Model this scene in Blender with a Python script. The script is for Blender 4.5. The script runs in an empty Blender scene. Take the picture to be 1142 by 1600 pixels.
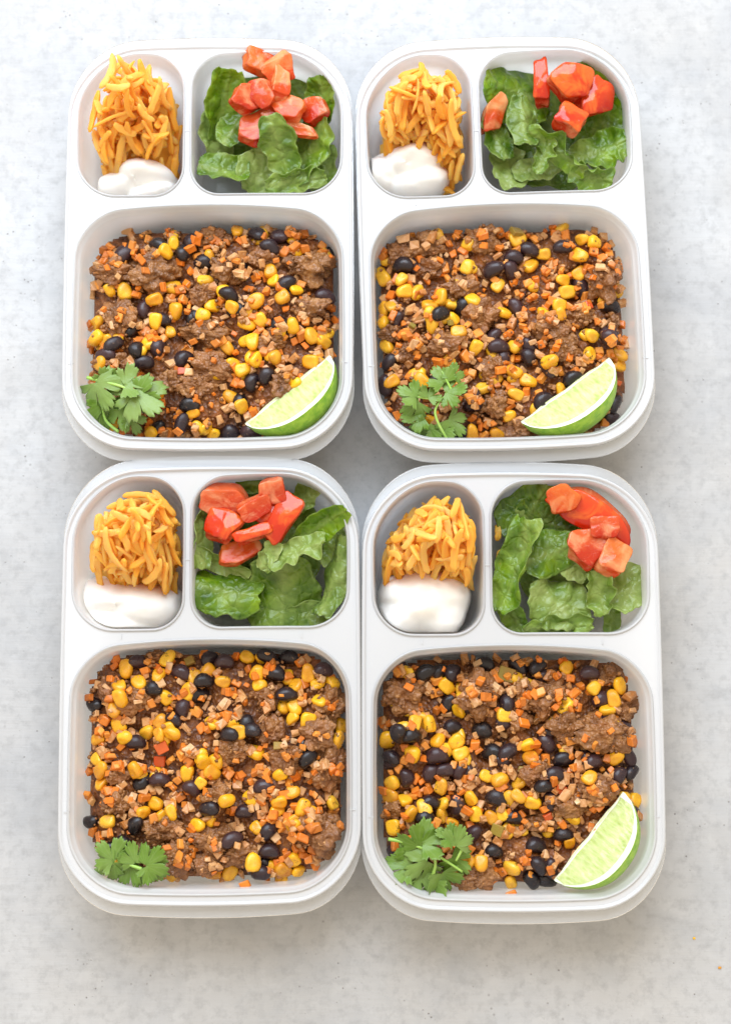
import bpy, bmesh, math, random
import numpy as np
from mathutils import Vector, Matrix, Euler

R = math.radians
CM = 0.01
rnd = random.Random(7)
scene = bpy.context.scene
col = scene.collection

# ------------------------------------------------------------------ camera
TH = R(7.5); FPX = 2222.0; DIST = 82.0; ZC = 5.0          # cm
cam_d = bpy.data.cameras.new('camera')
cam_d.sensor_fit = 'VERTICAL'; cam_d.sensor_height = 36.0; cam_d.lens = 50.0
cam_d.clip_start = 0.01; cam_d.clip_end = 50
cam = bpy.data.objects.new('camera', cam_d); col.objects.link(cam)
CAM = Vector((0, -DIST * math.sin(TH), ZC + DIST * math.cos(TH)))
cam.location = CAM * CM; cam.rotation_euler = (TH, 0, 0)
cam_d.dof.use_dof = True; cam_d.dof.focus_distance = 0.825; cam_d.dof.aperture_fstop = 5.0
scene.camera = cam

def at(px, py, z):
    """photo pixel -> world point (cm) on the plane z"""
    c, s = math.cos(TH), math.sin(TH)
    d = Vector((px - 571, s * FPX + c * (800 - py), -c * FPX + s * (800 - py)))
    t = (z - CAM.z) / d.z
    return CAM + d * t

# ------------------------------------------------------------------ light
world = bpy.data.worlds.new('World'); scene.world = world; world.use_nodes = True
bg = world.node_tree.nodes['Background']
bg.inputs[0].default_value = (1.0, 0.88, 0.71, 1); bg.inputs[1].default_value = 1.0

def area(name, loc, aim, sx, sy, power, color):
    l = bpy.data.lights.new(name, 'AREA'); l.shape = 'RECTANGLE'; l.size = sx; l.size_y = sy
    l.energy = power; l.color = color
    o = bpy.data.objects.new(name, l); col.objects.link(o); o.location = loc
    o.rotation_euler = (Vector(aim) - Vector(loc)).to_track_quat('-Z', 'Y').to_euler()
    return o
area('window_light', (-0.18, 0.92, 1.0), (0.0, 0.05, 0.0), 1.25, 1.1, 29.0, (0.71, 0.84, 1.0))

scene.view_settings.view_transform = 'Standard'; scene.view_settings.look = 'None'
scene.view_settings.exposure = 0.22; scene.view_settings.gamma = 1.0
scene.view_settings.use_curve_mapping = False
scene.render.engine = 'CYCLES'
scene.cycles.use_denoising = True
scene.cycles.max_bounces = 14; scene.cycles.transparent_max_bounces = 12
scene.cycles.diffuse_bounces = 8; scene.cycles.glossy_bounces = 3; scene.cycles.transmission_bounces = 8
scene.cycles.caustics_reflective = False; scene.cycles.caustics_refractive = False
scene.cycles.sample_clamp_indirect = 6.0

# ------------------------------------------------------------------ noise (numpy)
_lat = np.random.RandomState(3).rand(64, 64, 64).astype(np.float32)
def vn(p, seed=0):
    p = np.asarray(p, float) + seed * 7.31
    i = np.floor(p).astype(int); f = p - i; f = f * f * (3 - 2 * f)
    r = 0
    for dx in (0, 1):
        for dy in (0, 1):
            for dz in (0, 1):
                w = (f[..., 0] if dx else 1 - f[..., 0]) * (f[..., 1] if dy else 1 - f[..., 1]) * (f[..., 2] if dz else 1 - f[..., 2])
                r = r + w * _lat[(i[..., 0] + dx) % 64, (i[..., 1] + dy) % 64, (i[..., 2] + dz) % 64]
    return r * 2 - 1
def fbm(p, seed=0, o=3):
    p = np.asarray(p, float); a = 1.0; s = 0
    for k in range(o):
        s = s + a * vn(p * 2 ** k, seed + k * 3); a *= .5
    return s
def p3(x, y, z=0):
    x, y, z = np.broadcast_arrays(x, y, z)
    return np.stack([x, y, z], -1)

# ------------------------------------------------------------------ materials
def mat(name):
    m = bpy.data.materials.new(name); m.use_nodes = True
    nt = m.node_tree; nt.nodes.clear()
    out = nt.nodes.new('ShaderNodeOutputMaterial')
    return m, nt, out
class N:
    """tiny node helper"""
    def __init__(s, nt): s.nt = nt
    def new(s, t, **kw):
        n = s.nt.nodes.new('ShaderNode' + t)
        for k, v in kw.items(): setattr(n, k, v)
        return n
    def link(s, a, b): s.nt.links.new(a, b)
    def put(s, sock, v):
        if hasattr(v, 'is_output'): s.link(v, sock)
        elif isinstance(v, tuple) and len(v) == 3 and sock.type == 'RGBA': sock.default_value = (*v, 1)
        else: sock.default_value = v
    def coord(s, which='Object'): return s.new('TexCoord').outputs[which]
    def mapping(s, v, scale=(1, 1, 1), loc=(0, 0, 0), rot=(0, 0, 0)):
        n = s.new('Mapping'); s.link(v, n.inputs[0]); n.inputs['Scale'].default_value = scale
        n.inputs['Location'].default_value = loc; n.inputs['Rotation'].default_value = rot
        return n.outputs[0]
    def noise(s, v, scale, detail=3, rough=.55, dist=0):
        n = s.new('TexNoise'); s.link(v, n.inputs['Vector']); n.inputs['Scale'].default_value = scale
        n.inputs['Detail'].default_value = detail; n.inputs['Roughness'].default_value = rough; n.inputs['Distortion'].default_value = dist
        return n.outputs['Fac']
    def voro(s, v, scale, feature='F1'):
        n = s.new('TexVoronoi', feature=feature); s.link(v, n.inputs['Vector']); n.inputs['Scale'].default_value = scale
        return n.outputs['Distance']
    def ramp(s, f, stops, interp='LINEAR'):
        n = s.new('ValToRGB'); s.link(f, n.inputs[0]); n.color_ramp.interpolation = interp
        e = n.color_ramp.elements
        while len(e) < len(stops): e.new(.5)
        for el, (p, c) in zip(e, stops):
            el.position = p; el.color = (*c, 1) if len(c) == 3 else c
        return n.outputs[0]
    def rng(s, f, a, b, c=0., d=1.):
        n = s.new('MapRange'); s.put(n.inputs[0], f)
        for k, v in zip((1, 2, 3, 4), (a, b, c, d)): n.inputs[k].default_value = v
        return n.outputs[0]
    def mix(s, f, a, b, blend='MIX'):
        n = s.new('Mix', data_type='RGBA', blend_type=blend); s.put(n.inputs[0], f); s.put(n.inputs[6], a); s.put(n.inputs[7], b)
        return n.outputs[2]
    def math(s, op, a, b=0.):
        n = s.new('Math', operation=op); s.put(n.inputs[0], a); s.put(n.inputs[1], b); return n.outputs[0]
    def bump(s, h, strength=.3, dist=.001):
        n = s.new('Bump'); s.link(h, n.inputs['Height']); n.inputs['Strength'].default_value = strength; n.inputs['Distance'].default_value = dist
        return n.outputs[0]
    def rand(s): return s.new('ObjectInfo').outputs['Random']
    def shmix(s, f, a, b):
        n = s.new('MixShader'); s.put(n.inputs[0], f); s.link(a, n.inputs[1]); s.link(b, n.inputs[2]); return n.outputs[0]
    def sh(s, t, **kw):
        n = s.new(t)
        for k, v in kw.items(): s.put(n.inputs[k], v)
        return n.outputs[0]
    def pbsdf(s, **kw):
        n = s.new('BsdfPrincipled')
        names = dict(color='Base Color', rough='Roughness', spec='Specular IOR Level', coat='Coat Weight', coat_rough='Coat Roughness',
                     sss='Subsurface Weight', sss_r='Subsurface Radius', sss_s='Subsurface Scale', normal='Normal', trans='Transmission Weight', ior='IOR')
        for k, v in kw.items(): s.put(n.inputs[names[k]], v)
        return n.outputs[0]

def plastic(name, transp, transl, color=(.90, .91, .925)):
    m, nt, out = mat(name); n = N(nt)
    d = n.sh('BsdfDiffuse', Color=color); t = n.sh('BsdfTranslucent', Color=(.97, .973, .98))
    b = n.shmix(transl, d, t)
    b = n.shmix(transp, b, n.sh('BsdfTransparent', Color=(.97, .975, .98)))
    nz = n.noise(n.coord(), 900, 2)
    g = n.sh('BsdfGlossy', Color=(1, 1, 1), Roughness=.22, Normal=n.bump(nz, .06, .0004))
    f = n.new('Fresnel'); f.inputs[0].default_value = 1.46
    b = n.shmix(f.outputs[0], b, g)
    n.link(b, out.inputs[0]); return m
M = {}
M['plastic'] = plastic('translucent_plastic', .08, .58, (.97, .973, .985))
M['rim'] = plastic('rim_plastic', .12, .44, (.93, .94, .965))
M['flange'] = plastic('flange_plastic', .66, .45)

def mk_table():
    m, nt, out = mat('plaster_surface'); n = N(nt); c = n.coord()
    big = n.noise(c, 4.2, 5, .6); mid = n.noise(c, 16, 5, .62, .6)
    streak = n.noise(n.mapping(c, (16, 220, 16), rot=(0, 0, .06)), 1.6, 4, .65)
    streak2 = n.noise(n.mapping(c, (170, 22, 16), rot=(0, 0, -.5)), 1.5, 4, .65)
    base = n.ramp(big, [(.32, (.47, .465, .46)), (.5, (.54, .54, .545)), (.68, (.59, .60, .615))])
    base = n.mix(n.rng(mid, .46, .68, 0, .66), base, (.41, .42, .44))
    base = n.mix(n.rng(n.noise(c, 7.5, 4, .6), .50, .70, 0, .6), base, (.54, .515, .485))
    base = n.mix(n.rng(n.noise(c, 60, 5, .7, .4), .52, .72, 0, .28), base, (.65, .655, .66))
    base = n.mix(n.rng(n.noise(c, 130, 4, .7), .48, .70, 0, .55), base, (.35, .35, .355))
    base = n.mix(n.rng(streak, .45, .75, 0, .22), base, (.44, .435, .43))
    base = n.mix(n.rng(streak2, .5, .8, 0, .10), base, (.68, .68, .68))
    base = n.mix(1.0, base, (.85, .85, .855), 'MULTIPLY')
    # pits: small dark specks gathered in clusters
    pit = n.rng(n.voro(c, 230), .0, .26, 1, 0)
    clus = n.rng(n.noise(c, 20, 4, .65), .50, .59, 0, 1)
    gate = n.rng(n.noise(c, 150, 2), .47, .54, 0, 1)
    pm = n.math('MULTIPLY', n.math('MULTIPLY', n.rng(pit, .35, .75, 0, 1), clus), gate)
    base = n.mix(n.math('MULTIPLY', pm, .95), base, (.20, .19, .185))
    far = n.rng(n.voro(c, 70), .0, .075, 1, 0); fg = n.rng(n.noise(c, 35, 1), .52, .56, 0, 1)
    base = n.mix(n.math('MULTIPLY', n.math('MULTIPLY', far, fg), .7), base, (.18, .17, .165))
    h = n.math('ADD', n.math('MULTIPLY', streak, .35), n.math('ADD', n.math('MULTIPLY', mid, .5), n.math('MULTIPLY', pm, -1.2)))
    sh = n.pbsdf(color=base, rough=.62, spec=.25, normal=n.bump(h, .34, .0016))
    n.link(sh, out.inputs[0]); return m
M['table'] = mk_table()

def sauce(n, c, col_, amt=.5, tint=(.30, .085, .018)):
    s = n.rng(n.noise(c, 150, 3, .55), .47, .75, 0, amt)
    col_ = n.mix(s, col_, tint)
    wp = n.new('NewGeometry').outputs['Position']
    col_ = n.mix(n.rng(n.noise(wp, 48, 3, .6), .46, .68, 0, .30), col_, (.40, .14, .024))
    return col_

def mk_corn():
    m, nt, out = mat('corn_skin'); n = N(nt); c = n.coord(); r = n.rand()
    v = n.new('VectorMath', operation='ADD'); n.link(c, v.inputs[0])
    n.link(n.math('MULTIPLY', r, 3.0), v.inputs[1]); cc = v.outputs[0]
    base = n.ramp(r, [(0, (.86, .46, .012)), (.35, (.80, .38, .010)), (.62, (.66, .27, .008)), (.82, (.86, .50, .03)), (1, (.50, .17, .008))])
    base = n.mix(n.rng(n.noise(cc, 160, 3), .42, .68, 0, .55), base, (.90, .52, .03))
    base = sauce(n, cc, base, .55, (.60, .24, .015))
    ch = n.math('MULTIPLY', n.rng(n.noise(cc, 210, 4, .7), .60, .66, 0, .9), n.rng(n.math('FRACT', n.math('MULTIPLY', r, 7.3)), .72, .8, 0, 1))
    base = n.mix(ch, base, (.025, .013, .006))
    n.link(n.pbsdf(color=base, rough=n.rng(n.noise(cc, 300, 2), .3, .7, .2, .45), spec=.45, sss=.25, sss_r=(1., .55, .12), sss_s=.003,
                   normal=n.bump(n.noise(cc, 420, 3), .18, .0008)), out.inputs[0]); return m
def mk_bean():
    m, nt, out = mat('black_bean_skin'); n = N(nt); c = n.coord(); r = n.rand()
    v = n.new('VectorMath', operation='ADD'); n.link(c, v.inputs[0]); n.link(n.math('MULTIPLY', r, 3.0), v.inputs[1]); cc = v.outputs[0]
    base = n.ramp(r, [(0, (.010, .007, .008)), (.6, (.020, .011, .014)), (1, (.045, .018, .020))])
    base = n.mix(n.rng(n.noise(cc, 330, 4, .7), .55, .8, 0, .38), base, (.16, .085, .065))
    base = n.mix(n.rng(n.noise(cc, 700, 2), .68, .76, 0, .5), base, (.42, .24, .13))
    n.link(n.pbsdf(color=base, rough=n.rng(n.noise(cc, 240, 3), .3, .7, .22, .46), spec=.42,
                   normal=n.bump(n.noise(cc, 380, 3), .22, .0008)), out.inputs[0]); return m
def mk_veg(name, stops, tint, amt, sss=.25, rad=(1, .45, .15), bright=None):
    m, nt, out = mat(name); n = N(nt); c = n.coord(); r = n.rand()
    v = n.new('VectorMath', operation='ADD'); n.link(c, v.inputs[0]); n.link(n.math('MULTIPLY', r, 3.0), v.inputs[1]); cc = v.outputs[0]
    at_ = n.new('Attribute', attribute_name='piece').outputs['Fac']
    rr = n.math('FRACT', n.math('ADD', r, at_))
    base = n.ramp(rr, stops)
    base = sauce(n, cc, base, amt, tint)
    if bright: base = n.mix(n.rng(n.noise(cc, 420, 3), .5, .75, 0, .5), base, bright)
    n.link(n.pbsdf(color=base, rough=n.rng(n.noise(cc, 300, 2), .3, .7, .24, .5), spec=.42,
                   normal=n.bump(n.noise(cc, 520, 3), .3, .0007)), out.inputs[0]); return m
def mk_meat():
    m, nt, out = mat('browned_beef'); n = N(nt); c = n.new('NewGeometry').outputs['Position']; r = n.rand()
    v = n.new('VectorMath', operation='ADD'); n.link(c, v.inputs[0]); n.link(n.math('MULTIPLY', r, 3.0), v.inputs[1]); cc = v.outputs[0]
    base = n.ramp(n.noise(cc, 110, 5, .65), [(.28, (.095, .034, .009)), (.45, (.22, .088, .025)), (.6, (.35, .155, .048)), (.78, (.50, .26, .09))])
    base = n.mix(n.rng(r, 0, 1, 0, .30), base, (.20, .062, .022))
    base = n.mix(n.rng(n.noise(cc, 75, 3), .55, .75, 0, .45), base, (.46, .16, .045))
    vo = n.voro(cc, 470)
    base = n.mix(n.rng(vo, .0, .6, .18, 0), base, (.44, .235, .12))
    base = n.mix(n.rng(n.noise(cc, 900, 2), .66, .74, 0, .3), base, (.55, .33, .17))
    h = n.math('ADD', n.math('MULTIPLY', vo, -1.), n.math('MULTIPLY', n.noise(cc, 900, 3), .5))
    n.link(n.pbsdf(color=base, rough=n.rng(n.noise(cc, 140, 3), .35, .65, .24, .55), spec=.5, normal=n.bump(h, .6, .0016)), out.inputs[0]); return m
def mk_mix():
    m, nt, out = mat('sauce_and_crumbs'); n = N(nt); c = n.coord()
    base = n.ramp(n.noise(c, 130, 5, .65), [(.3, (.06, .020, .008)), (.46, (.15, .050, .016)), (.6, (.27, .095, .025)), (.75, (.40, .17, .05))])
    base = n.mix(n.rng(n.noise(c, 60, 3), .52, .7, 0, .5), base, (.38, .11, .018))
    vo = n.voro(c, 420)
    n.link(n.pbsdf(color=base, rough=.42, spec=.45, normal=n.bump(vo, .7, .0016)), out.inputs[0]); return m
M['corn'] = mk_corn(); M['bean'] = mk_bean(); M['meat'] = mk_meat(); M['mix'] = mk_mix()
M['carrot'] = mk_veg('carrot', [(0, (.78, .22, .018)), (.3, (.70, .165, .012)), (.5, (.80, .32, .05)), (.75, (.52, .14, .016)), (1, (.74, .22, .025))], (.46, .13, .022), .75)
M['onion'] = mk_veg('cooked_onion', [(0, (.54, .25, .075)), (.3, (.62, .35, .15)), (.55, (.44, .17, .04)), (.8, (.68, .43, .22)), (1, (.50, .20, .055))], (.48, .15, .03), .7, .35, (1, .6, .3), (.74, .50, .30))
M['pepper'] = mk_veg('olive_green_pepper', [(0, (.22, .17, .028)), (1, (.30, .21, .035))], (.30, .12, .02), .5)
M['redbit'] = mk_veg('cooked_tomato', [(0, (.52, .065, .014)), (1, (.60, .10, .02))], (.35, .05, .01), .4)

def mk_cheese():
    m, nt, out = mat('cheddar'); n = N(nt); c = n.coord(); r = n.rand()
    at_ = n.new('Attribute', attribute_name='piece').outputs['Fac']
    base = n.ramp(n.math('FRACT', n.math('ADD', r, at_)), [(0, (.96, .47, .05)), (.4, (.97, .55, .09)), (.75, (.98, .65, .18)), (1, (.96, .50, .07))])
    base = n.mix(n.rng(n.noise(c, 330, 3), .55, .8, 0, .35), base, (.94, .62, .16))
    b1 = n.pbsdf(color=base, rough=.48, spec=.35, sss=.55, sss_r=(1, .6, .15), sss_s=.006, normal=n.bump(n.noise(c, 500, 3), .2, .0006))
    b = n.shmix(.36, b1, n.sh('BsdfTranslucent', Color=base))
    n.link(b, out.inputs[0]); return m
M['cheese'] = mk_cheese()
def mk_cream():
    m, nt, out = mat('sour_cream'); n = N(nt); c = n.coord()
    base = n.mix(n.noise(c, 90, 3), (.86, .835, .79), (.90, .885, .85))
    n.link(n.pbsdf(color=base, rough=.33, spec=.4, sss=.35, sss_r=(1, .85, .7), sss_s=.004, normal=n.bump(n.noise(c, 130, 3), .12, .001)), out.inputs[0]); return m
M['cream'] = mk_cream()
def mk_lettuce():
    m, nt, out = mat('lettuce_blade'); n = N(nt); c = n.coord()
    a = n.new('Attribute', attribute_name='tint'); sep = n.new('SeparateColor'); n.link(a.outputs['Color'], sep.inputs[0])
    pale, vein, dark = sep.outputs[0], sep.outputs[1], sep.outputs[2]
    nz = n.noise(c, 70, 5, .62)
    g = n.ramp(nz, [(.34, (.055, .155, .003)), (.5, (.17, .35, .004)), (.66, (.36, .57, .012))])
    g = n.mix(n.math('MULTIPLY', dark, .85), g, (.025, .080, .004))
    p = n.ramp(nz, [(.3, (.34, .50, .07)), (.7, (.64, .74, .28))])
    g = n.mix(pale, g, p)
    g = n.mix(n.math('MULTIPLY', vein, .45), g, (.46, .60, .14))
    dst = n.new('VectorMath', operation='ADD'); n.link(c, dst.inputs[0])
    wob = n.new('TexNoise'); n.link(c, wob.inputs[0]); wob.inputs['Scale'].default_value = 160
    sc_ = n.new('VectorMath', operation='SCALE'); n.link(wob.outputs['Color'], sc_.inputs[0]); sc_.inputs[3].default_value = .004; n.link(sc_.outputs[0], dst.inputs[1])
    net = n.voro(dst.outputs[0], 150, 'DISTANCE_TO_EDGE')
    g = n.mix(n.rng(net, .0, .07, .20, 0), g, (.38, .54, .08))
    h = n.math('ADD', n.math('MULTIPLY', n.noise(c, 260, 3, .6), .4), n.math('MULTIPLY', n.rng(net, 0, .22, 0, 1), .9))
    bp = n.bump(h, .42, .0013)
    d = n.sh('BsdfDiffuse', Color=g, Normal=bp)
    tr = n.sh('BsdfTranslucent', Color=n.mix(.5, g, (.50, .72, .01)), Normal=bp)
    b = n.shmix(.54, d, tr)
    f = n.new('Fresnel'); f.inputs[0].default_value = 1.38
    b = n.shmix(f.outputs[0], b, n.sh('BsdfGlossy', Color=(1, 1, 1), Roughness=.30, Normal=bp))
    n.link(b, out.inputs[0]); return m
M['lettuce'] = mk_lettuce()
def mk_herb():
    m, nt, out = mat('cilantro_leaf'); n = N(nt); c = n.coord(); r = n.rand()
    a = n.new('Attribute', attribute_name='tint'); sep = n.new('SeparateColor'); n.link(a.outputs['Color'], sep.inputs[0])
    g = n.mix(n.noise(c, 120, 3), (.095, .225, .012), (.25, .42, .045))
    g = n.mix(sep.outputs[0], g, (.40, .54, .18))
    g = n.mix(n.math('MULTIPLY', sep.outputs[1], .45), g, (.38, .52, .18))
    bp = n.bump(n.noise(c, 330, 3), .4, .0008)
    b = n.shmix(.40, n.sh('BsdfDiffuse', Color=g, Normal=bp), n.sh('BsdfTranslucent', Color=n.mix(.4, g, (.36, .60, .04))))
    f = n.new('Fresnel'); f.inputs[0].default_value = 1.4
    b = n.shmix(f.outputs[0], b, n.sh('BsdfGlossy', Roughness=.34, Normal=bp))
    n.link(b, out.inputs[0]); return m
M['herb'] = mk_herb()
def simple(name, c1, c2, scale, rough, sss=.0, rad=(1, 1, 1), ss=.002, bscale=400, bs=.2, spec=.45):
    m, nt, out = mat(name); n = N(nt); c = n.coord()
    base = n.mix(n.rng(n.noise(c, scale, 4, .6), .3, .7), c1, c2)
    n.link(n.pbsdf(color=base, rough=rough, spec=spec, sss=sss, sss_r=rad, sss_s=ss, normal=n.bump(n.noise(c, bscale, 3), bs, .0008)), out.inputs[0]); return m
M['stem'] = simple('herb_stem', (.26, .46, .07), (.40, .58, .14), 120, .35, .3, (.6, 1, .2))
M['rib'] = simple('lettuce_rib', (.55, .62, .28), (.72, .76, .48), 160, .3, .4, (.8, 1, .4))
M['rind'] = simple('lime_rind', (.15, .36, .012), (.36, .57, .04), 240, .34, .15, (.6, 1, .1), .002, 620, .45)
M['pith'] = simple('lime_pith', (.78, .82, .58), (.86, .88, .72), 300, .45, .4, (.9, 1, .7), .002, 500, .2)
def mk_pulp():
    m, nt, out = mat('lime_pulp'); n = N(nt); uv = n.coord('UV')
    ves = n.voro(n.mapping(uv, (26, 4, 1)), 1.0); nz = n.noise(n.mapping(uv, (30, 3, 1)), 1.0, 4, .6)
    base = n.ramp(nz, [(.3, (.40, .52, .13)), (.5, (.52, .62, .22)), (.7, (.66, .73, .38))])
    base = n.mix(n.rng(ves, .25, .7, 0, .4), base, (.74, .80, .45))
    b = n.pbsdf(color=base, rough=.16, spec=.5, sss=.5, sss_r=(.9, 1, .35), sss_s=.005, normal=n.bump(n.math('ADD', ves, nz), .45, .0012))
    b = n.shmix(.12, b, n.sh('BsdfTranslucent', Color=base))
    n.link(b, out.inputs[0]); return m
M['pulp'] = mk_pulp()
def mk_tom(name, c1, c2, c3, rough, fine, tl):
    m, nt, out = mat(name); n = N(nt); c = n.coord(); r = n.rand()
    v = n.new('VectorMath', operation='ADD'); n.link(c, v.inputs[0]); n.link(n.math('MULTIPLY', r, 3.0), v.inputs[1]); cc = v.outputs[0]
    sx = n.new('SeparateXYZ'); n.link(c, sx.inputs[0])
    base = n.mix(n.rng(n.math('ADD', n.math('MULTIPLY', sx.outputs[1], 45.), n.noise(cc, 120, 5, .65)), .25, .80), c1, c2)
    base = n.mix(n.rng(n.noise(cc, 60, 4, .6, .8), .48, .64, 0, .85), base, c3)
    if tl > .2: base = n.mix(n.rng(n.noise(n.mapping(cc, (1, 3, 1)), 260, 4, .7), .55, .75, 0, .4), base, (.86, .42, .24))
    h = n.math('ADD', n.noise(cc, fine, 3, .7), n.math('MULTIPLY', n.noise(cc, 150, 3), 1.4))
    b = n.pbsdf(color=base, rough=rough, spec=.5, sss=.15, sss_r=(1, .25, .1), sss_s=.003, normal=n.bump(h, .24 if tl > .2 else .10, .0009))
    b = n.shmix(tl, b, n.sh('BsdfTranslucent', Color=base))
    n.link(b, out.inputs[0]); return m
M['tflesh'] = mk_tom('tomato_flesh', (.56, .032, .008), (.74, .13, .030), (.86, .36, .17), .12, 600, .30)
M['tskin'] = mk_tom('tomato_skin', (.52, .022, .004), (.68, .06, .008), (.78, .15, .018), .12, 200, .12)
M['tpale'] = mk_tom('pale_tomato_flesh', (.70, .075, .012), (.82, .21, .04), (.89, .44, .18), .13, 600, .36)
M['seed'] = simple('tomato_seed', (.80, .52, .20), (.86, .64, .30), 200, .2)

# ------------------------------------------------------------------ helpers
def link(o, parent=None):
    col.objects.link(o)
    if parent is not None: o.parent = parent
    return o
def mesh(name, v, f, mats, smooth=True, mi=None, attr=None, uv=None):
    me = bpy.data.meshes.new(name)
    me.from_pydata((np.asarray(v, float) * CM).tolist(), [], [list(map(int, q)) for q in f])
    for m in (mats if isinstance(mats, (list, tuple)) else [mats]): me.materials.append(m)
    if smooth: me.polygons.foreach_set('use_smooth', [True] * len(me.polygons))
    if mi is not None: me.polygons.foreach_set('material_index', np.asarray(mi, np.int32))
    if attr is not None:
        a = me.attributes.new('tint', 'FLOAT_COLOR', 'POINT')
        c = np.ones((len(v), 4), np.float32); c[:, :3] = np.clip(attr, 0, 1); a.data.foreach_set('color', c.ravel())
    if uv is not None:
        l = me.uv_layers.new(name='UVMap'); idx = np.zeros(len(me.loops), np.int32); me.loops.foreach_get('vertex_index', idx)
        l.data.foreach_set('uv', np.asarray(uv, np.float32)[idx].ravel())
    me.update(); return me
def obj(name, me, parent=None, loc=None, rot=None, scale=None):
    o = bpy.data.objects.new(name, me); link(o, parent)
    if loc is not None: o.location = Vector(loc) * CM
    if rot is not None: o.rotation_euler = rot
    if scale is not None: o.scale = scale
    return o
def tag(o, label=None, cat=None, group=None, kind=None):
    if label: o['label'] = label
    if cat: o['category'] = cat
    if group: o['group'] = group
    if kind: o['kind'] = kind
    return o
def empty(name, loc, rot=(0, 0, 0)):
    o = bpy.data.objects.new(name, None); o.empty_display_size = .01; link(o); o.location = Vector(loc) * CM; o.rotation_euler = rot
    return o
def grid_faces(nu, nv, closed=False):
    f = []
    for i in range(nu - 1):
        for j in range(nv if closed else nv - 1):
            k = (j + 1) % nv
            f.append((i * nv + j, i * nv + k, (i + 1) * nv + k, (i + 1) * nv + j))
    return f
def solidify(o, t, off=-1):
    s = o.modifiers.new('thickness', 'SOLIDIFY'); s.thickness = t * CM; s.offset = off
    return o

# ------------------------------------------------------------------ tabletop
t = mesh('tabletop', [(-90, -90, 0), (90, -90, 0), (90, 90, 0), (-90, 90, 0), (-90, -90, -3), (90, -90, -3), (90, 90, -3), (-90, 90, -3)],
         [(0, 1, 2, 3), (7, 6, 5, 4), (0, 4, 5, 1), (1, 5, 6, 2), (2, 6, 7, 3), (3, 7, 4, 0)], M['table'], smooth=False)
tag(obj('tabletop', t), 'pale grey plaster tabletop with brushed streaks and small pits', 'tabletop', kind='structure')

# ------------------------------------------------------------------ trays
NC, NE = 14, 12
def outline(x0, x1, y0, y1, rad, bow, ins=0.0):
    """rounded rectangle loop, counter-clockwise from the bottom right corner.
    rad = radii (br, tr, tl, bl); bow = outward sag (bottom, right, top, left); ins = inset"""
    x0 += ins; x1 -= ins; y0 += ins; y1 -= ins
    r = [max(q - ins, .25) for q in rad]
    cs = [(x1 - r[0], y0 + r[0], -90), (x1 - r[1], y1 - r[1], 0), (x0 + r[2], y1 - r[2], 90), (x0 + r[3], y0 + r[3], 180)]
    pts = []
    for k, (cx, cy, a0) in enumerate(cs):
        arc = [(cx + r[k] * math.cos(R(a0 + 90 * i / NC)), cy + r[k] * math.sin(R(a0 + 90 * i / NC))) for i in range(NC + 1)]
        pts += arc
        nx = cs[(k + 1) % 4]; s = (nx[0] + r[(k + 1) % 4] * math.cos(R(nx[2])), nx[1] + r[(k + 1) % 4] * math.sin(R(nx[2])))
        e = arc[-1]
        pts += [(e[0] + (s[0] - e[0]) * i / NE, e[1] + (s[1] - e[1]) * i / NE) for i in range(1, NE)]
    mx, my, hx, hy = (x0 + x1) / 2, (y0 + y1) / 2, (x1 - x0) / 2, (y1 - y0) / 2
    out = []
    for x, y in pts:
        u, v = (x - mx) / hx, (y - my) / hy
        wx, wy = (1 - u * u), (1 - v * v)
        x += wy * (bow[1] * max(u, 0) ** 2 - bow[3] * max(-u, 0) ** 2)
        y += wx * (bow[2] * max(v, 0) ** 2 - bow[0] * max(-v, 0) ** 2)
        out.append((x, y))
    return out
OUT = (-8.42, 8.42, -12.05, 12.0, (3.9, 4.2, 4.2, 3.9), (.36, .10, .36, .10))
COMP = dict(
    cheese=(-7.78, -1.62, 3.05, 11.62, (1.7, 1.9, 3.6, 2.2), (.05, .05, .22, .12)),
    salad=(-1.05, 7.75, 3.05, 11.70, (2.2, 3.6, 1.9, 1.7), (-.05, .12, .22, .05)),
    main=(-7.82, 7.82, -11.45, 1.75, (3.4, 2.6, 2.6, 3.4), (.33, .10, .62, .10)))
DECK = 4.85
def loft(rings):
    n = len(rings[0][0]); v = []
    for loop, z in rings:
        zs = z if hasattr(z, '__len__') else [z] * n
        v += [(x, y, q) for (x, y), q in zip(loop, zs)]
    return v, grid_faces(len(rings), n, True), n
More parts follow.
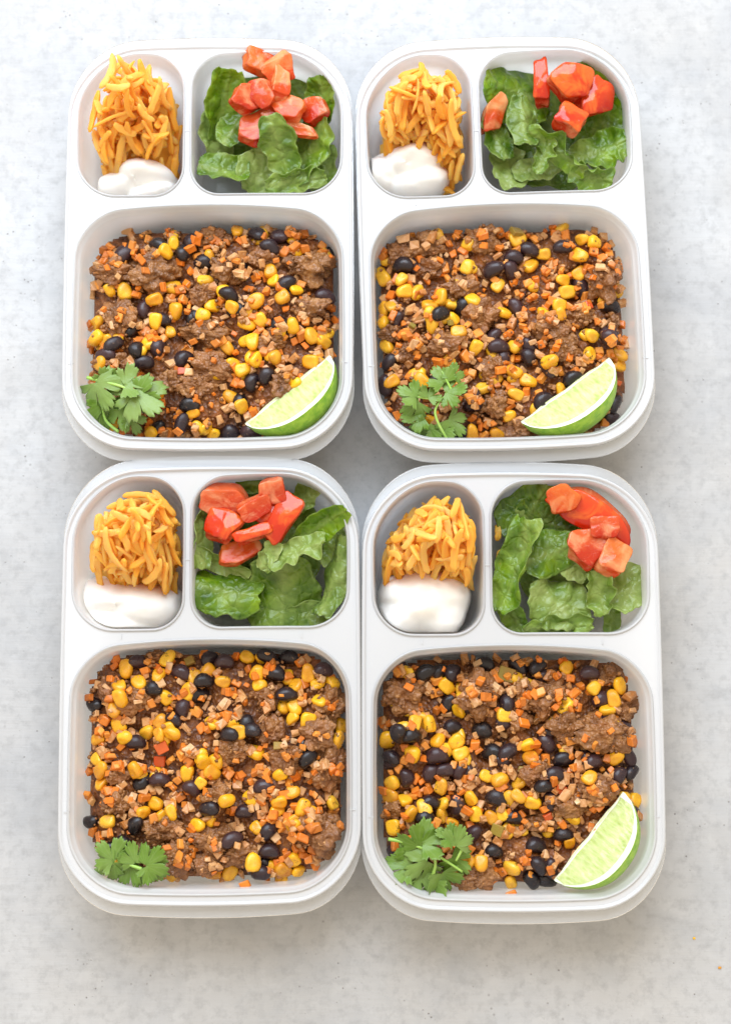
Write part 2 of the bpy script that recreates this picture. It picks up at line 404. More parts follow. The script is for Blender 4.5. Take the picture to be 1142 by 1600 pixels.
def make_tray():
    prof = [(.0, DECK - .42), (-.03, DECK - .08), (.0, DECK + .05), (.07, DECK + .10), (.14, DECK + .08), (.19, DECK), (.225, DECK - .06)]
    loops = [(outline(*OUT, ins=i), z) for i, z in prof]
    v, f, n = loft(loops)
    bm = bmesh.new()
    bv = [bm.verts.new(p) for p in v]
    for q in f: bm.faces.new([bv[k] for k in q])
    edges = []
    last = bv[-n:]
    for i in range(n): edges.append(bm.edges.get((last[i], last[(i + 1) % n])))
    for k, sp in COMP.items():
        lp = [bm.verts.new((x, y, DECK - .06)) for x, y in outline(*sp, ins=-.12)]
        for i in range(n): edges.append(bm.edges.new((lp[i], lp[(i + 1) % n])))
    bmesh.ops.triangle_fill(bm, use_beauty=True, use_dissolve=False, edges=edges)
    bmesh.ops.recalc_face_normals(bm, faces=bm.faces)
    me = bpy.data.meshes.new('rim')
    for q in bm.verts: q.co *= CM
    bm.to_mesh(me); bm.free(); me.materials.append(M['rim'])
    me.polygons.foreach_set('use_smooth', [abs(p.normal.z) < .985 for p in me.polygons])
    comps = {}
    for k, sp in COMP.items():
        pr = [(-.12, DECK - .06), (-.10, DECK + .01), (-.05, DECK + .045), (.0, DECK + .03), (.05, DECK - .10)]
        if k == 'main': pr += [(.09, DECK - .42), (.17, DECK - .52), (.20, DECK - .60)]
        b = .20 if k == 'main' else .08
        pr += [(b + .03, 3.6), (b + .08, 2.6), (b + .13, 1.7), (b + .20, .95), (b + .32, .55), (b + .60, .26), (b + 1.0, .16)]
        vv, ff, nn = loft([(outline(*sp, ins=i), z) for i, z in pr])
        cx = sum(p[0] for p in vv[-nn:]) / nn; cy = sum(p[1] for p in vv[-nn:]) / nn
        vv.append((cx, cy, .16)); b0 = len(vv) - 1 - nn
        ff += [(b0 + i, b0 + (i + 1) % nn, b0 + nn) for i in range(nn)]
        comps[k] = mesh('compartment', vv, ff, M['plastic'])
    # flange: thin lip below the rim, widest at the two short ends
    fl = []
    for w, z in ((0.0, DECK - .40), (.25, DECK - .43), (.6, DECK - .46), (.88, DECK - .49), (1.0, DECK - .49), (1.0, DECK - .56), (.9, DECK - .57), (.3, DECK - .52), (0.0, DECK - .50)):
        lp = []
        for (x, y) in outline(*OUT, ins=.02):
            e = abs(y) / 12.3
            ex = .10 + .64 * max(0, (e - .62) / .38) ** 1.1
            d = Vector((x / 8.42 ** 2 * 5, y / 12.3 ** 2 * 9)).normalized()
            lp.append((x + d.x * ex * w, y + d.y * ex * w))
        fl.append((lp, z))
    v, f, n = loft(fl)
    flange = mesh('flange', v, f, M['flange'])
    bar = mesh('stop_bar', [(sx * .16, sy * .035, z) for z in (-.03, .05) for sx, sy in ((-1, -1), (1, -1), (1, 1), (-1, 1))],
               [(4, 5, 6, 7), (0, 1, 5, 4), (1, 2, 6, 5), (2, 3, 7, 6), (3, 0, 4, 7), (3, 2, 1, 0)], M['rim'], smooth=False)
    return me, comps, flange, bar
RIM, COMPS, FLANGE, BAR = make_tray()

TR = {}
SPEC = dict(
    TL=dict(pos=(-9.28, 16.05), rot=.3, key='the broad-leaf cilantro tray'),
    TR=dict(pos=(8.17, 16.1), rot=1.7, key='the thin-stem cilantro tray'),
    BL=dict(pos=(-8.82, -9.72), rot=.5, key='the tray without lime'),
    BR=dict(pos=(8.33, -10.05), rot=0., key='the chopped cilantro tray'))
TLAB = dict(TL='translucent white three-compartment tray with a broad-leaved cilantro sprig and lime wedge',
            TR='translucent white three-compartment tray with a thin-stemmed cilantro sprig and lime wedge',
            BL='translucent white three-compartment tray with cilantro but without a lime wedge',
            BR='translucent white three-compartment tray with bunched chopped cilantro and an upright lime wedge')
for k, s in SPEC.items():
    root = empty('meal_tray', (*s['pos'], 0), (0, 0, R(s['rot'])))
    tag(root, TLAB[k], 'meal tray', 'divided plastic meal trays')
    obj('rim', RIM, root)
    for c in COMPS.values(): obj('compartment', c, root)
    obj('flange', FLANGE, root)
    for x, y, a in ((-8.02, -7.2, 0), (8.02, -7.2, 0), (-5.1, 2.62, 90), (5.2, 2.62, 90), (-1.34, 7.0, 0)):
        obj('stop_bar', BAR, root, (x, y, DECK - .06), (0, 0, R(a)))
    TR[k] = (Vector((*s['pos'], 0)), R(s['rot']))
def to_local(k, p):
    o, a = TR[k]; d = Vector(p) - o; c, s = math.cos(-a), math.sin(-a)
    return Vector((d.x * c - d.y * s, d.x * s + d.y * c, d.z))
def to_world(k, p):
    o, a = TR[k]; c, s = math.cos(a), math.sin(a)
    return Vector((p[0] * c - p[1] * s + o.x, p[0] * s + p[1] * c + o.y, p[2]))
def loc_at(k, px, py, z): return to_local(k, at(px, py, z))

# ------------------------------------------------------------------ food meshes
def sphere_pts(nu, nv):
    v = [(0, 0, -1)]
    for i in range(1, nu):
        a = math.pi * i / nu - math.pi / 2
        for j in range(nv):
            b = 2 * math.pi * j / nv; v.append((math.cos(a) * math.cos(b), math.cos(a) * math.sin(b), math.sin(a)))
    v.append((0, 0, 1)); f = []
    for j in range(nv): f.append((0, 1 + (j + 1) % nv, 1 + j))
    for i in range(nu - 2):
        for j in range(nv):
            a = 1 + i * nv
            f.append((a + j, a + (j + 1) % nv, a + nv + (j + 1) % nv, a + nv + j))
    e = len(v) - 1; a = 1 + (nu - 2) * nv
    for j in range(nv): f.append((a + j, a + (j + 1) % nv, e))
    return np.array(v), f
SPH, SPF = sphere_pts(9, 14)
def spow(x, p): return np.sign(x) * np.abs(x) ** p
def corn_v(seed):
    p = SPH.copy(); r = random.Random(seed)
    q = np.stack([spow(p[:, 0], .72), spow(p[:, 1], .72), spow(p[:, 2], .8)], -1)
    tap = 1 - (.22 + .18 * r.random()) * (q[:, 0] * .5 + .5)       # narrows to the cob end
    v = np.stack([q[:, 0] * .52, q[:, 1] * .46 * tap, q[:, 2] * .34 * (1 - .25 * (q[:, 0] * .5 + .5))], -1)
    dent = np.exp(-((p[:, 0] + .35) ** 2 + p[:, 1] ** 2) * 5) * (p[:, 2] > 0)
    v[:, 2] -= dent * (.05 + .07 * r.random())
    v += (vn(p * 1.7, seed) * .05)[:, None] * p
    return v
def bean_v(seed):
    p = SPH.copy(); r = random.Random(seed)
    v = np.stack([p[:, 0] * .66, p[:, 1] * .47, p[:, 2] * .41], -1)
    v[:, 1] -= (.10 + .05 * r.random()) * (p[:, 0] ** 2 - .3)
    v[:, 1] += .06 * np.exp(-p[:, 0] ** 2 * 12) * (p[:, 1] < 0) * np.abs(p[:, 1])
    v += (vn(p * 1.3, seed + 9) * .04)[:, None] * p
    return v
def cube_v(seed, a=.23, b=.21, c=.18, j=.05):
    r = random.Random(seed); bm = bmesh.new(); bmesh.ops.create_cube(bm, size=2)
    for q in bm.verts: q.co = Vector((q.co.x * a + r.uniform(-j, j), q.co.y * b + r.uniform(-j, j), q.co.z * c + r.uniform(-j, j) * .7))
    bmesh.ops.bevel(bm, geom=list(bm.edges), offset=min(a, b, c) * .30, segments=1, affect='EDGES')
    bm.verts.index_update()
    v = np.array([q.co[:] for q in bm.verts]); f = [[q.index for q in fc.verts] for fc in bm.faces]; bm.free()
    return v, f
def onion_v(seed):
    r = random.Random(seed); v, f = cube_v(seed, r.uniform(.18, .36), r.uniform(.15, .24), r.uniform(.10, .17), .09)
    v[:, 2] += (v[:, 0] ** 2) * r.uniform(-1.3, 1.3)
    return v, f
CORN = [(corn_v(s), SPF) for s in range(7)]
BEAN = [(bean_v(s), SPF) for s in range(6)]
CARR = [cube_v(s, .165 + .045 * (s % 4), .165 + .035 * (s % 2), .135 + .03 * (s % 3), .085) for s in range(8)]
ONIO = [onion_v(40 + s) for s in range(8)]
def crumb_v(seed, sub=5, n=330, r0=.07, r1=.20):
    bm = bmesh.new(); bmesh.ops.create_icosphere(bm, subdivisions=sub, radius=1)
    p = np.array([q.co[:] for q in bm.verts]); f = [[q.index for q in fc.verts] for fc in bm.faces]; bm.free()
    rs = np.random.RandomState(seed)
    q = rs.normal(size=(n, 3)); q /= np.linalg.norm(q, axis=1)[:, None]; rad = rs.uniform(r0, r1, n)
    d = .90 + .46 * fbm(p * 1.55, seed, 3)
    g = np.zeros(len(p))
    for c, rr in zip(q, rad):
        t_ = np.sum((p - c) ** 2, 1) / rr ** 2
        g = np.maximum(g, np.sqrt(np.clip(1 - t_, 0, 1)) * rr * .85)
    d += g - .06 + .05 * vn(p * 9, seed) + .03 * vn(p * 19, seed)
    return p * d[:, None], f
MEAT = [crumb_v(s) for s in range(8)] + [crumb_v(20 + s, 5, 620, .05, .14) for s in range(6)]
def grain_v(seed):
    r = random.Random(seed); bm = bmesh.new(); bmesh.ops.create_icosphere(bm, subdivisions=1, radius=1)
    v = np.array([tuple(q.co * r.uniform(.7, 1.25)) for q in bm.verts]); f = [[q.index for q in fc.verts] for fc in bm.faces]; bm.free(); return v, f
GRAIN = [grain_v(s) for s in range(6)]
def lib(name, L, m): return [mesh(name, v, f, m) for v, f in L]
ME = dict(corn=lib('corn_kernel', CORN, M['corn']), bean=lib('black_bean', BEAN, M['bean']),
          carrot=[mesh('carrot_dice', v, f, M['carrot'], smooth=False) for v, f in CARR],
          onion=[mesh('onion_piece', v, f, M['onion'], smooth=False) for v, f in ONIO],
          meat=lib('beef_crumble', MEAT, M['meat']))

class Bulk:
    """joins many small pieces into one mesh (the uncountable rest)"""
    def __init__(s): s.v, s.f, s.m, s.p, s.sm, s.n = [], [], [], [], [], 0
    def add(s, v, f, mi, mtx=None, pid=0., smooth=True):
        v = np.asarray(v, float)
        if mtx is not None:
            A = np.array(mtx.to_3x3()); v = v @ A.T + np.array(mtx.translation)
        s.v.append(v); s.f += [[i + s.n for i in q] for q in f]; s.m += [mi] * len(f); s.sm += [smooth] * len(f)
        s.p.append(np.full(len(v), pid, np.float32)); s.n += len(v)
    def build(s, name, mats):
        me = mesh(name, np.concatenate(s.v), s.f, mats, mi=s.m)
        me.polygons.foreach_set('use_smooth', s.sm)
        a = me.attributes.new('piece', 'FLOAT', 'POINT'); a.data.foreach_set('value', np.concatenate(s.p))
        return me

class HM:
    """height map of one compartment in tray coordinates (cm)"""
    def __init__(s, x0, x1, y0, y1, res=.06):
        s.x0, s.y0, s.res = x0, y0, res
        s.xs = np.arange(x0, x1 + res, res); s.ys = np.arange(y0, y1 + res, res)
        s.X, s.Y = np.meshgrid(s.xs, s.ys, indexing='ij'); s.h = np.zeros_like(s.X)
    def win(s, x, y, r):
        i0 = max(int((x - r - s.x0) / s.res), 0); i1 = min(int((x + r - s.x0) / s.res) + 2, len(s.xs))
        j0 = max(int((y - r - s.y0) / s.res), 0); j1 = min(int((y + r - s.y0) / s.res) + 2, len(s.ys))
        return slice(i0, max(i1, i0 + 1)), slice(j0, max(j1, j0 + 1))
    def foot(s, x, y, rx, ry, a):
        w = s.win(x, y, max(rx, ry)); dx = s.X[w] - x; dy = s.Y[w] - y; c, q = math.cos(a), math.sin(a)
        return w, ((dx * c + dy * q) / rx) ** 2 + ((-dx * q + dy * c) / ry) ** 2
    def get(s, x, y, rx, ry, a, pct=60):
        w, q = s.foot(x, y, rx, ry, a); m = q < 1
        if not m.any(): return float(s.h[w].max())
        return float(np.percentile(s.h[w][m], pct))
    def slope(s, x, y, r=.5):
        g = lambda a, b: s.get(a, b, .25, .25, 0, 60)
        return (g(x + r, y) - g(x - r, y)) / (2 * r), (g(x, y + r) - g(x, y - r)) / (2 * r)
    def put(s, x, y, rx, ry, a, z, hz):
        w, q = s.foot(x, y, rx, ry, a)
        top = np.where(q < 1, z + hz * np.sqrt(np.clip(1 - q, 0, 1)), -9); s.h[w] = np.maximum(s.h[w], top)

def inside(sp, x, y, ins):
    x0, x1, y0, y1, rad, bow = sp
    x0 += ins; x1 -= ins; y0 += ins; y1 -= ins
    if not (x0 < x < x1 and y0 < y < y1): return False
    for cx, cy, r, sx, sy in ((x1 - rad[0], y0 + rad[0], rad[0], 1, -1), (x1 - rad[1], y1 - rad[1], rad[1], 1, 1), (x0 + rad[2], y1 - rad[2], rad[2], -1, 1), (x0 + rad[3], y0 + rad[3], rad[3], -1, -1)):
        if (x - cx) * sx > 0 and (y - cy) * sy > 0 and math.hypot(x - cx, y - cy) > r: return False
    return True
def normal_rot(sx, sy, amt=.8, jit=.35, r=rnd):
    n = Vector((-sx * amt + r.gauss(0, jit), -sy * amt + r.gauss(0, jit), 1)).normalized()
    return Vector((0, 0, 1)).rotation_difference(n)
FOOD = {}

# ------------------------------------------------------------------ taco filling
# positions read in four crops of the photograph: (x0, y0, pixels of crop per photo pixel)
CROP = dict(TL=(90, 310, 2.379), TR=(550, 310, 2.379), BL=(90, 980, 2.379), BR=(560, 980, 2.3306))
BEANS = dict(
 TL=[(245,200,45),(376,172,-30),(740,127,-40),(820,133,0),(790,182,-20),(467,195,60),(318,402,80),(994,352,-10),(372,548,70),(295,563,80),(180,580,0),(775,660,60),(720,680,70),(320,608,0),(637,872,0),(460,835,70),(848,318,30),(465,590,40),(490,765,0),(720,872,0),(640,365,-30),(540,225,0),(495,150,60),(385,445,10),(210,545,30)],
 TR=[(190,240,0),(525,262,20),(592,262,-60),(783,178,0),(660,180,-20),(655,585,-70),(530,505,60),(965,390,-15),(140,597,45),(610,390,-60),(950,525,-40),(990,760,60),(410,395,60),(325,440,30),(815,670,30),(710,750,30),(570,570,80),(600,215,0),(410,880,0),(320,670,0),(545,545,0)],
 BL=[(558,100,30),(617,128,0),(775,108,-25),(810,172,-10),(855,112,0),(455,168,-20),(995,152,0),(465,300,75),(498,600,-30),(565,675,0),(765,595,0),(782,762,40),(785,838,0),(758,925,0),(285,740,60),(720,385,0),(285,430,0),(355,230,0),(295,130,0),(850,250,0),(375,570,0),(650,790,20),(430,345,-30),(540,200,0),(235,810,0),(690,690,0),(930,490,40),(640,400,0)],
 BR=[(300,160,30),(463,135,0),(588,142,-50),(843,168,0),(345,165,60),(330,275,60),(540,275,-75),(343,365,20),(452,378,0),(193,395,0),(285,470,10),(490,458,0),(545,455,30),(688,425,-60),(750,483,10),(120,475,-30),(175,550,-80),(318,522,0),(370,525,60),(503,625,-10),(567,695,-10),(950,540,60),(990,475,-60),(855,490,0),(265,530,50),(245,695,-20),(418,760,50),(650,800,0),(657,870,-50),(637,935,-60),(695,945,-20),(715,535,0),(890,265,0),(145,385,60),(495,820,0),(260,640,0),(655,145,40),(245,165,30),(1000,530,30),(170,835,0),(675,580,0),(750,760,0)])
CORNS = dict(
 TL=[(665,107),(190,330),(548,298),(804,303),(888,338),(741,388),(434,412),(365,457),(358,372),(415,486),(836,372),(874,472),(942,502),(985,520),(540,430),(630,550),(757,455),(650,610),(690,632),(640,728),(500,797),(682,770),(940,605),(138,447),(142,518),(810,595),(740,600),(570,868),(372,712),(336,872),(160,615),(650,410),(725,535),(405,200),(245,335),(790,265),(430,160),(180,530),(560,205)],
 TR=[(900,165),(845,210),(850,265),(787,293),(808,332),(427,252),(545,315),(452,377),(570,415),(330,363),(297,473),(604,540),(145,390),(108,445),(183,297),(375,447),(395,500),(293,393),(888,510),(710,420),(775,392),(770,435),(147,675),(260,670),(588,800),(610,722),(655,675),(1000,607),(1003,570),(727,615),(290,825),(130,535),(545,865),(440,888),(855,150),(670,235),(195,340),(600,640),(880,580),(775,710),(715,195),(100,390)],
 BL=[(405,115),(250,155),(373,178),(303,207),(232,220),(238,265),(213,307),(222,365),(142,418),(248,410),(327,392),(430,395),(288,530),(137,495),(156,532),(155,582),(180,725),(422,690),(555,160),(505,190),(613,203),(882,217),(880,300),(972,275),(1037,190),(740,170),(700,110),(668,388),(573,540),(480,548),(825,550),(875,613),(823,650),(910,672),(635,642),(1052,418),(634,920),(727,873),(838,908),(1020,655),(870,340),(360,660),(530,580),(930,170),(750,215),(420,920),(380,350),(315,690),(570,945),(740,750),(890,915),(378,400)],
 BR=[(325,215),(258,350),(105,412),(195,465),(355,418),(375,460),(615,430),(630,478),(470,545),(515,555),(302,580),(410,625),(308,645),(117,620),(168,630),(430,683),(487,695),(780,697),(585,570),(580,615),(635,640),(908,300),(835,545),(120,570),(127,733),(397,850),(350,890),(773,790),(765,145),(860,220),(955,215),(290,412),(305,685),(370,305),(340,725),(940,475),(190,680),(445,860),(1015,640),(930,260),(205,350),(560,960)])
MEATS = dict(
 TL=[(205,265,65,45),(350,265,105,85),(640,255,70,60),(935,235,100,70),(225,450,75,85),(550,490,100,55),(570,625,80,55),(560,130,65,40),(215,615,70,40),(770,220,55,40),(930,400,70,50),(790,525,50,40),(510,690,70,50),(540,345,50,40),(830,690,45,50),(430,670,50,40)],
 TR=[(155,165,60,55),(270,165,75,50),(490,140,60,50),(940,285,70,85),(480,430,60,60),(750,480,80,55),(340,540,65,50),(530,620,60,50),(150,490,45,35),(975,450,25,25),(790,550,60,50),(640,860,70,40),(400,320,60,40),(540,750,60,50),(300,240,60,45),(215,555,50,40),(850,430,50,50)],
 BL=[(180,230,35,50),(270,270,60,50),(640,460,70,50),(860,485,65,55),(970,410,70,55),(1010,530,70,80),(385,760,80,55),(570,790,90,55),(660,850,110,45),(970,770,100,80),(220,540,50,40),(210,660,50,45),(440,850,60,60),(780,260,50,50),(1040,280,50,70),(350,100,50,30),(600,620,50,40),(560,880,60,40),(340,930,50,30),(790,390,50,50)],
 BR=[(165,245,70,65),(430,250,75,75),(700,255,80,75),(990,275,60,55),(890,385,110,70),(600,255,50,60),(650,540,50,45),(860,590,70,50),(130,670,40,40),(780,640,80,45),(700,710,110,40),(920,180,50,40),(440,890,70,50),(570,340,50,40),(760,360,60,50),(380,940,60,35)])
PEPPER = dict(TL=[(690,290,.55)], TR=[(612,118,.75), (365,465,.4), (225,470,.35)], BL=[(820,440,.5), (478,100,.6)], BR=[(540,170,.95), (508,740,.75), (600,520,.45)])
REDS = dict(TL=[(460,640,.5)], TR=[(875,400,.5), (1018,680,.35)], BL=[(385,448,.75), (372,500,.7)], BR=[(735,590,.6), (690,690,.5)])
GAPS = dict(TL=[(.3,.2)], TR=[], BL=[], BR=[])

LIMES = dict(TL=((384, 663), (516, 556), 3.5, 41, 'lime wedge beside a bean and corn in '), TR=((814, 660), (952, 560), 3.6, 40, 'lime wedge with pale pulp lying across the corner of '), BR=((866, 1376), (974, 1238), 3.6, 42, 'lime wedge tilted on its rind in the corner of '))
def place(k, x, y):
    if x < -2.6 and y < -7.0: return 'beside the cilantro'
    if x > 1.5 and y < -6.6: return 'beside the lime' if k != 'BL' else 'in the bare corner'
    if y < -8.5: return 'between the front corners'
    if y > -1.2: return 'below the cheese' if x < -1.3 else 'below the salad'
    if abs(x) > 5.2: return 'along the wall on the cheese side' if x < 0 else 'along the wall on the salad side'
    return 'in the middle'
def fill_main(k):
    r = random.Random(hash_k[k]); sp = COMP['main']; key = SPEC[k]['key']
    hm = HM(sp[0], sp[1], sp[2] - .4, sp[3] + .7)
    # base: a lumpy mound, lower towards the walls
    X, Y = hm.X, hm.Y
    ex = np.minimum(np.minimum(X - sp[0], sp[1] - X), np.minimum(Y - (sp[2] - .25), sp[3] + .45 - Y))
    lump = fbm(p3(X * .42, Y * .42, 3.1), hash_k[k], 3)
    hm.h = 1.3 + 1.55 * np.clip((ex - .22) / 1.5, 0, 1) ** .5 + .72 * lump * np.clip(ex / 2, 0, 1)
    hm.h = np.where(ex < .2, .9, hm.h)
    base = hm.h.copy()
    bulk = Bulk()
    st = 3; gx, gy = X[::st, ::st], Y[::st, ::st]
    gh = base[::st, ::st] - .22 + .16 * fbm(p3(gx * 3, gy * 3, 1.), 5, 2)
    nv = gx.shape[1]; ok = np.array([[inside((sp[0], sp[1], sp[2] - .2, sp[3] + .4, sp[4], sp[5]), a, b, .42) for a, b in zip(ra, rb)] for ra, rb in zip(gx, gy)])
    ff = [q for q in grid_faces(gx.shape[0], nv) if all(ok.ravel()[i] for i in q)]
    bulk.add(p3(gx, gy, gh).reshape(-1, 3), [tuple(reversed(q)) for q in ff], 0)
    # hidden-to-half-hidden bulk layer
    def rand_xy(ins=.42):
        while True:
            x, y = r.uniform(sp[0], sp[1]), r.uniform(sp[2] - .3, sp[3] + .5)
            if inside((sp[0], sp[1], sp[2] - .2, sp[3] + .4, sp[4], sp[5]), x, y, ins): return x, y
    libs = dict(corn=(CORN, 1, True, .45, .29), bean=(BEAN, 2, True, .56, .37), carrot=(CARR, 3, False, .26, .20), onion=(ONIO, 4, False, .30, .12))
    def drop_bulk(kind, x, y, sink=.35):
        L, mi, sm, rad, hz = libs[kind]; v, f = r.choice(L); a = r.uniform(0, 6.28)
        z = hm.get(x, y, rad, rad * .8, a, 55) + hz * sink
        q = normal_rot(*hm.slope(x, y), .7, .45, r) @ Euler((0, 0, a)).to_quaternion()
        s = r.uniform(.85, 1.12)
        bulk.add(v, f, mi, Matrix.LocRotScale(Vector((x, y, z)), q, Vector((s, s, s))), r.random(), sm)
        hm.put(x, y, rad, rad * .85, a, z, hz)
    for kind, n_ in (('bean', 26 if k == 'BR' else 12), ('corn', 34), ('onion', 190), ('carrot', 150)):
        for _ in range(n_): drop_bulk(kind, *rand_xy())
    placed = []
    def bare(x, y): return r.random() < .8 and any((x - a) ** 2 + (y - b) ** 2 < .20 for a, b in placed)
    def single(name, me, x, y, z, q, s, label, cat, group):
        o = obj(name, me); o.location = to_world(k, (x, y, z)) * CM; o.rotation_mode = 'QUATERNION'
        o.rotation_quaternion = Euler((0, 0, TR[k][1])).to_quaternion() @ q; o.scale = s
        tag(o, label, cat, group); return o
    def px(c, z=3.4):
        x0, y0, s = CROP[k]; p = loc_at(k, x0 + c[0] / s, y0 + c[1] / s, z); return p.x, p.y
    def clampin(x, y, ins):
        for _ in range(60):
            if inside((sp[0], sp[1], sp[2] - .2, sp[3] + .4, sp[4], sp[5]), x, y, ins): break
            x += (0 - x) * .02; y += (-4.8 - y) * .02
        return x, y
    # beef
    for i, c in enumerate(MEATS[k]):
        s = CROP[k][2] * 27.0; rx, ry = max(c[2] / s * 1.02, .4), max(c[3] / s * 1.02, .4)
        x, y = clampin(*px(c), .35 + min(rx, ry) * .75); hz = min(rx, ry) * .85
        z = hm.get(x, y, rx * .8, ry * .8, 0, 45) + hz * .12
        q = normal_rot(0, 0, 0, .12, r) @ Euler((0, 0, r.choice((0, math.pi)))).to_quaternion()
        single('beef_crumble', ME['meat'][8 + (i + hash_k[k]) % 6 if rx * ry > 1.0 else (i + hash_k[k]) % 8], x, y, z, q, (rx, ry, hz),
               ('large ' if rx * ry > 1.1 else 'small ' if rx * ry < .6 else '') + 'ground beef lump ' + place(k, x, y) + ' in ' + key, 'ground beef', 'ground beef lumps in ' + key)
        hm.put(x, y, rx * 1.02, ry * 1.02, 0, z, hz * 1.05)
    for _ in range(420):
        x, y = rand_xy(.5)
        v, f = r.choice(GRAIN); sz = r.uniform(.06, .15); z = hm.get(x, y, .1, .1, 0, 60) + sz * .3
        bulk.add(v, f, 5, Matrix.LocRotScale(Vector((x, y, z)), Euler((r.uniform(0, 6), r.uniform(0, 6), 0)).to_quaternion(), Vector((sz * r.uniform(.8, 1.6), sz, sz))), r.random(), True)
    jobs = [('bean', c) for c in BEANS[k]] + [('corn', c) for c in CORNS[k]]
    r.shuffle(jobs)
    lab = dict(bean=('black_bean', 'black bean %s in ' + key, 'black bean', 'black beans in ' + key),
               corn=('corn_kernel', 'yellow corn kernel %s in ' + key, 'corn kernel', 'corn kernels in ' + key),
               carrot=('carrot_dice', 'orange carrot dice %s in ' + key, 'carrot', 'diced carrots in ' + key),
               onion=('onion_piece', 'pale onion piece %s in ' + key, 'onion', 'onion pieces in ' + key))
    def drop(kind, x, y, ang, sink=.45, s=1., jit=.3):
        rad, hz = libs[kind][3], libs[kind][4]
        z = hm.get(x, y, rad * s, rad * .75 * s, ang, 60) + hz * sink * s
        q = normal_rot(*hm.slope(x, y), .7, jit, r) @ Euler((0, 0, ang)).to_quaternion()
        L = lab[kind]; sc = (s * r.uniform(.92, 1.1), s * r.uniform(.92, 1.1), s * r.uniform(.9, 1.1))
        if kind in ('bean', 'corn'): placed.append((x, y))
        single(L[0], r.choice(ME[kind]), x, y, z, q, sc, L[1] % place(k, x, y), *L[2:])
        hm.put(x, y, rad * s, rad * .8 * s, ang, z, hz * s)
    # carrots and onions are half before, half after the large pieces
    def by_lime(x, y):
        if k not in LIMES: return False
        a, b = loc_at(k, *LIMES[k][0], 3.3), loc_at(k, *LIMES[k][1], 3.3); d = (b - a); L = d.length; d = d / L
        e = Vector((x, y, 0)) - a; u = e.x * d.x + e.y * d.y; w = e.x * d.y - e.y * d.x
        return -.2 < u < L + .2 and -.15 < w < 2.9
    def scatter(kind, n_):
        i = 0
        while i < n_:
            cx, cy = rand_xy(.45)
            for _ in range(r.randint(1, 4)):
                if i >= n_: break
                x, y = clampin(cx + r.gauss(0, .45), cy + r.gauss(0, .45), .44)
                if by_lime(x, y) or bare(x, y): continue
                drop(kind, x, y, r.uniform(0, 6.28), -.05, r.uniform(.75, 1.15), .55); i += 1
    for kind, c in jobs:
        x, y = clampin(*px(c), 0.58 if kind == 'corn' else .68)
        if kind == 'bean': drop('bean', x, y, R(c[2]), .30, r.uniform(.90, 1.04), .2)
        else: drop('corn', x, y, r.uniform(0, 6.28), .42, r.uniform(.84, 1.06), .42)
    for nm, L, m_, lb in (('pepper_piece', PEPPER[k], 'pepper', 'olive green cooked pepper square in '), ('tomato_bit', REDS[k], 'redbit', 'soft red cooked tomato bit in ')):
        for i, c in enumerate(L):
            x, y = clampin(*px(c), .9); w = c[2]; v, f = cube_v(77 + i, w * .5, w * .42, .13, .05)
            z = hm.get(x, y, w * .5, w * .45, 0, 60) + .1
            single(nm, mesh(nm, v, f, M[m_], smooth=False), x, y, z, normal_rot(*hm.slope(x, y), .8, .2, r) @ Euler((0, 0, r.uniform(-.5, .5))).to_quaternion(), (1, 1, 1),
                   lb + key, nm.split('_')[0], nm.replace('_', ' ') + 's in ' + key)
            hm.put(x, y, w * .5, w * .45, 0, z, .13)
    scatter('onion', 72); scatter('carrot', 74)
    for _ in range(110):
        x, y = rand_xy(.5)
        if by_lime(x, y) or bare(x, y): continue
        kd = r.choice(('carrot', 'carrot', 'onion')); L, mi, sm, rad, hz = libs[kd]; v, f = r.choice(L); sz = r.uniform(.55, .85)
        z = hm.get(x, y, rad * sz, rad * sz, 0, 55) + hz * sz * .2
        bulk.add(v, f, mi, Matrix.LocRotScale(Vector((x, y, z)), normal_rot(*hm.slope(x, y), .8, .5, r) @ Euler((0, 0, r.uniform(0, 6))).to_quaternion(), Vector((sz, sz, sz))), r.random(), False)
    me = bulk.build('taco_filling', [M['mix'], M['corn'], M['bean'], M['carrot'], M['onion'], M['meat']])
    o = obj('taco_filling', me); o.location = TR[k][0] * CM; o.rotation_euler = (0, 0, TR[k][1])
    tag(o, 'loose sauced bed of chopped vegetables under the beef in ' + key, 'taco filling', kind='stuff')
    return hm
hash_k = dict(TL=11, TR=23, BL=37, BR=53)
for k in SPEC: FOOD[k] = fill_main(k)

# ------------------------------------------------------------------ cheese and sour cream
def shred_v(seed):
    r = random.Random(seed); L = r.uniform(1.2, 3.0); w = r.uniform(.15, .23); h = r.uniform(.08, .12); bend = r.uniform(-.42, .42) / 1.6; bz = r.uniform(-.2, .4) / 1.6
    n = 11; v = []; tw = r.uniform(-.6, .6); m = 8
    for i in range(n):
        u = i / (n - 1) * 2 - 1; tp = (1 - .22 * abs(u) ** 3) * (1 + .10 * math.sin(i * 1.9 + seed)); tp *= .55 if i in (0, n - 1) else 1
        a = tw * u; cx, cy, cz = u * L / 2, bend * u * u * L / 2, -bz * u * u * L / 2
        for q in range(m):
            t_ = 2 * math.pi * (q + .5) / m; y = math.copysign(abs(math.cos(t_)) ** .42, math.cos(t_)) * w * tp; z = math.copysign(abs(math.sin(t_)) ** .42, math.sin(t_)) * h * tp
            v.append((cx, cy + y * math.cos(a) - z * math.sin(a), cz + y * math.sin(a) + z * math.cos(a)))
    f = grid_faces(n, m, True) + [tuple(range(m))[::-1], tuple(range(m * n - m, m * n))]
    return np.array(v), [tuple(reversed(q)) for q in f], L
SHRED = [shred_v(s) for s in range(16)]
ME['shred'] = [mesh('cheese_shred', v, f, M['cheese']) for v, f, L in SHRED]
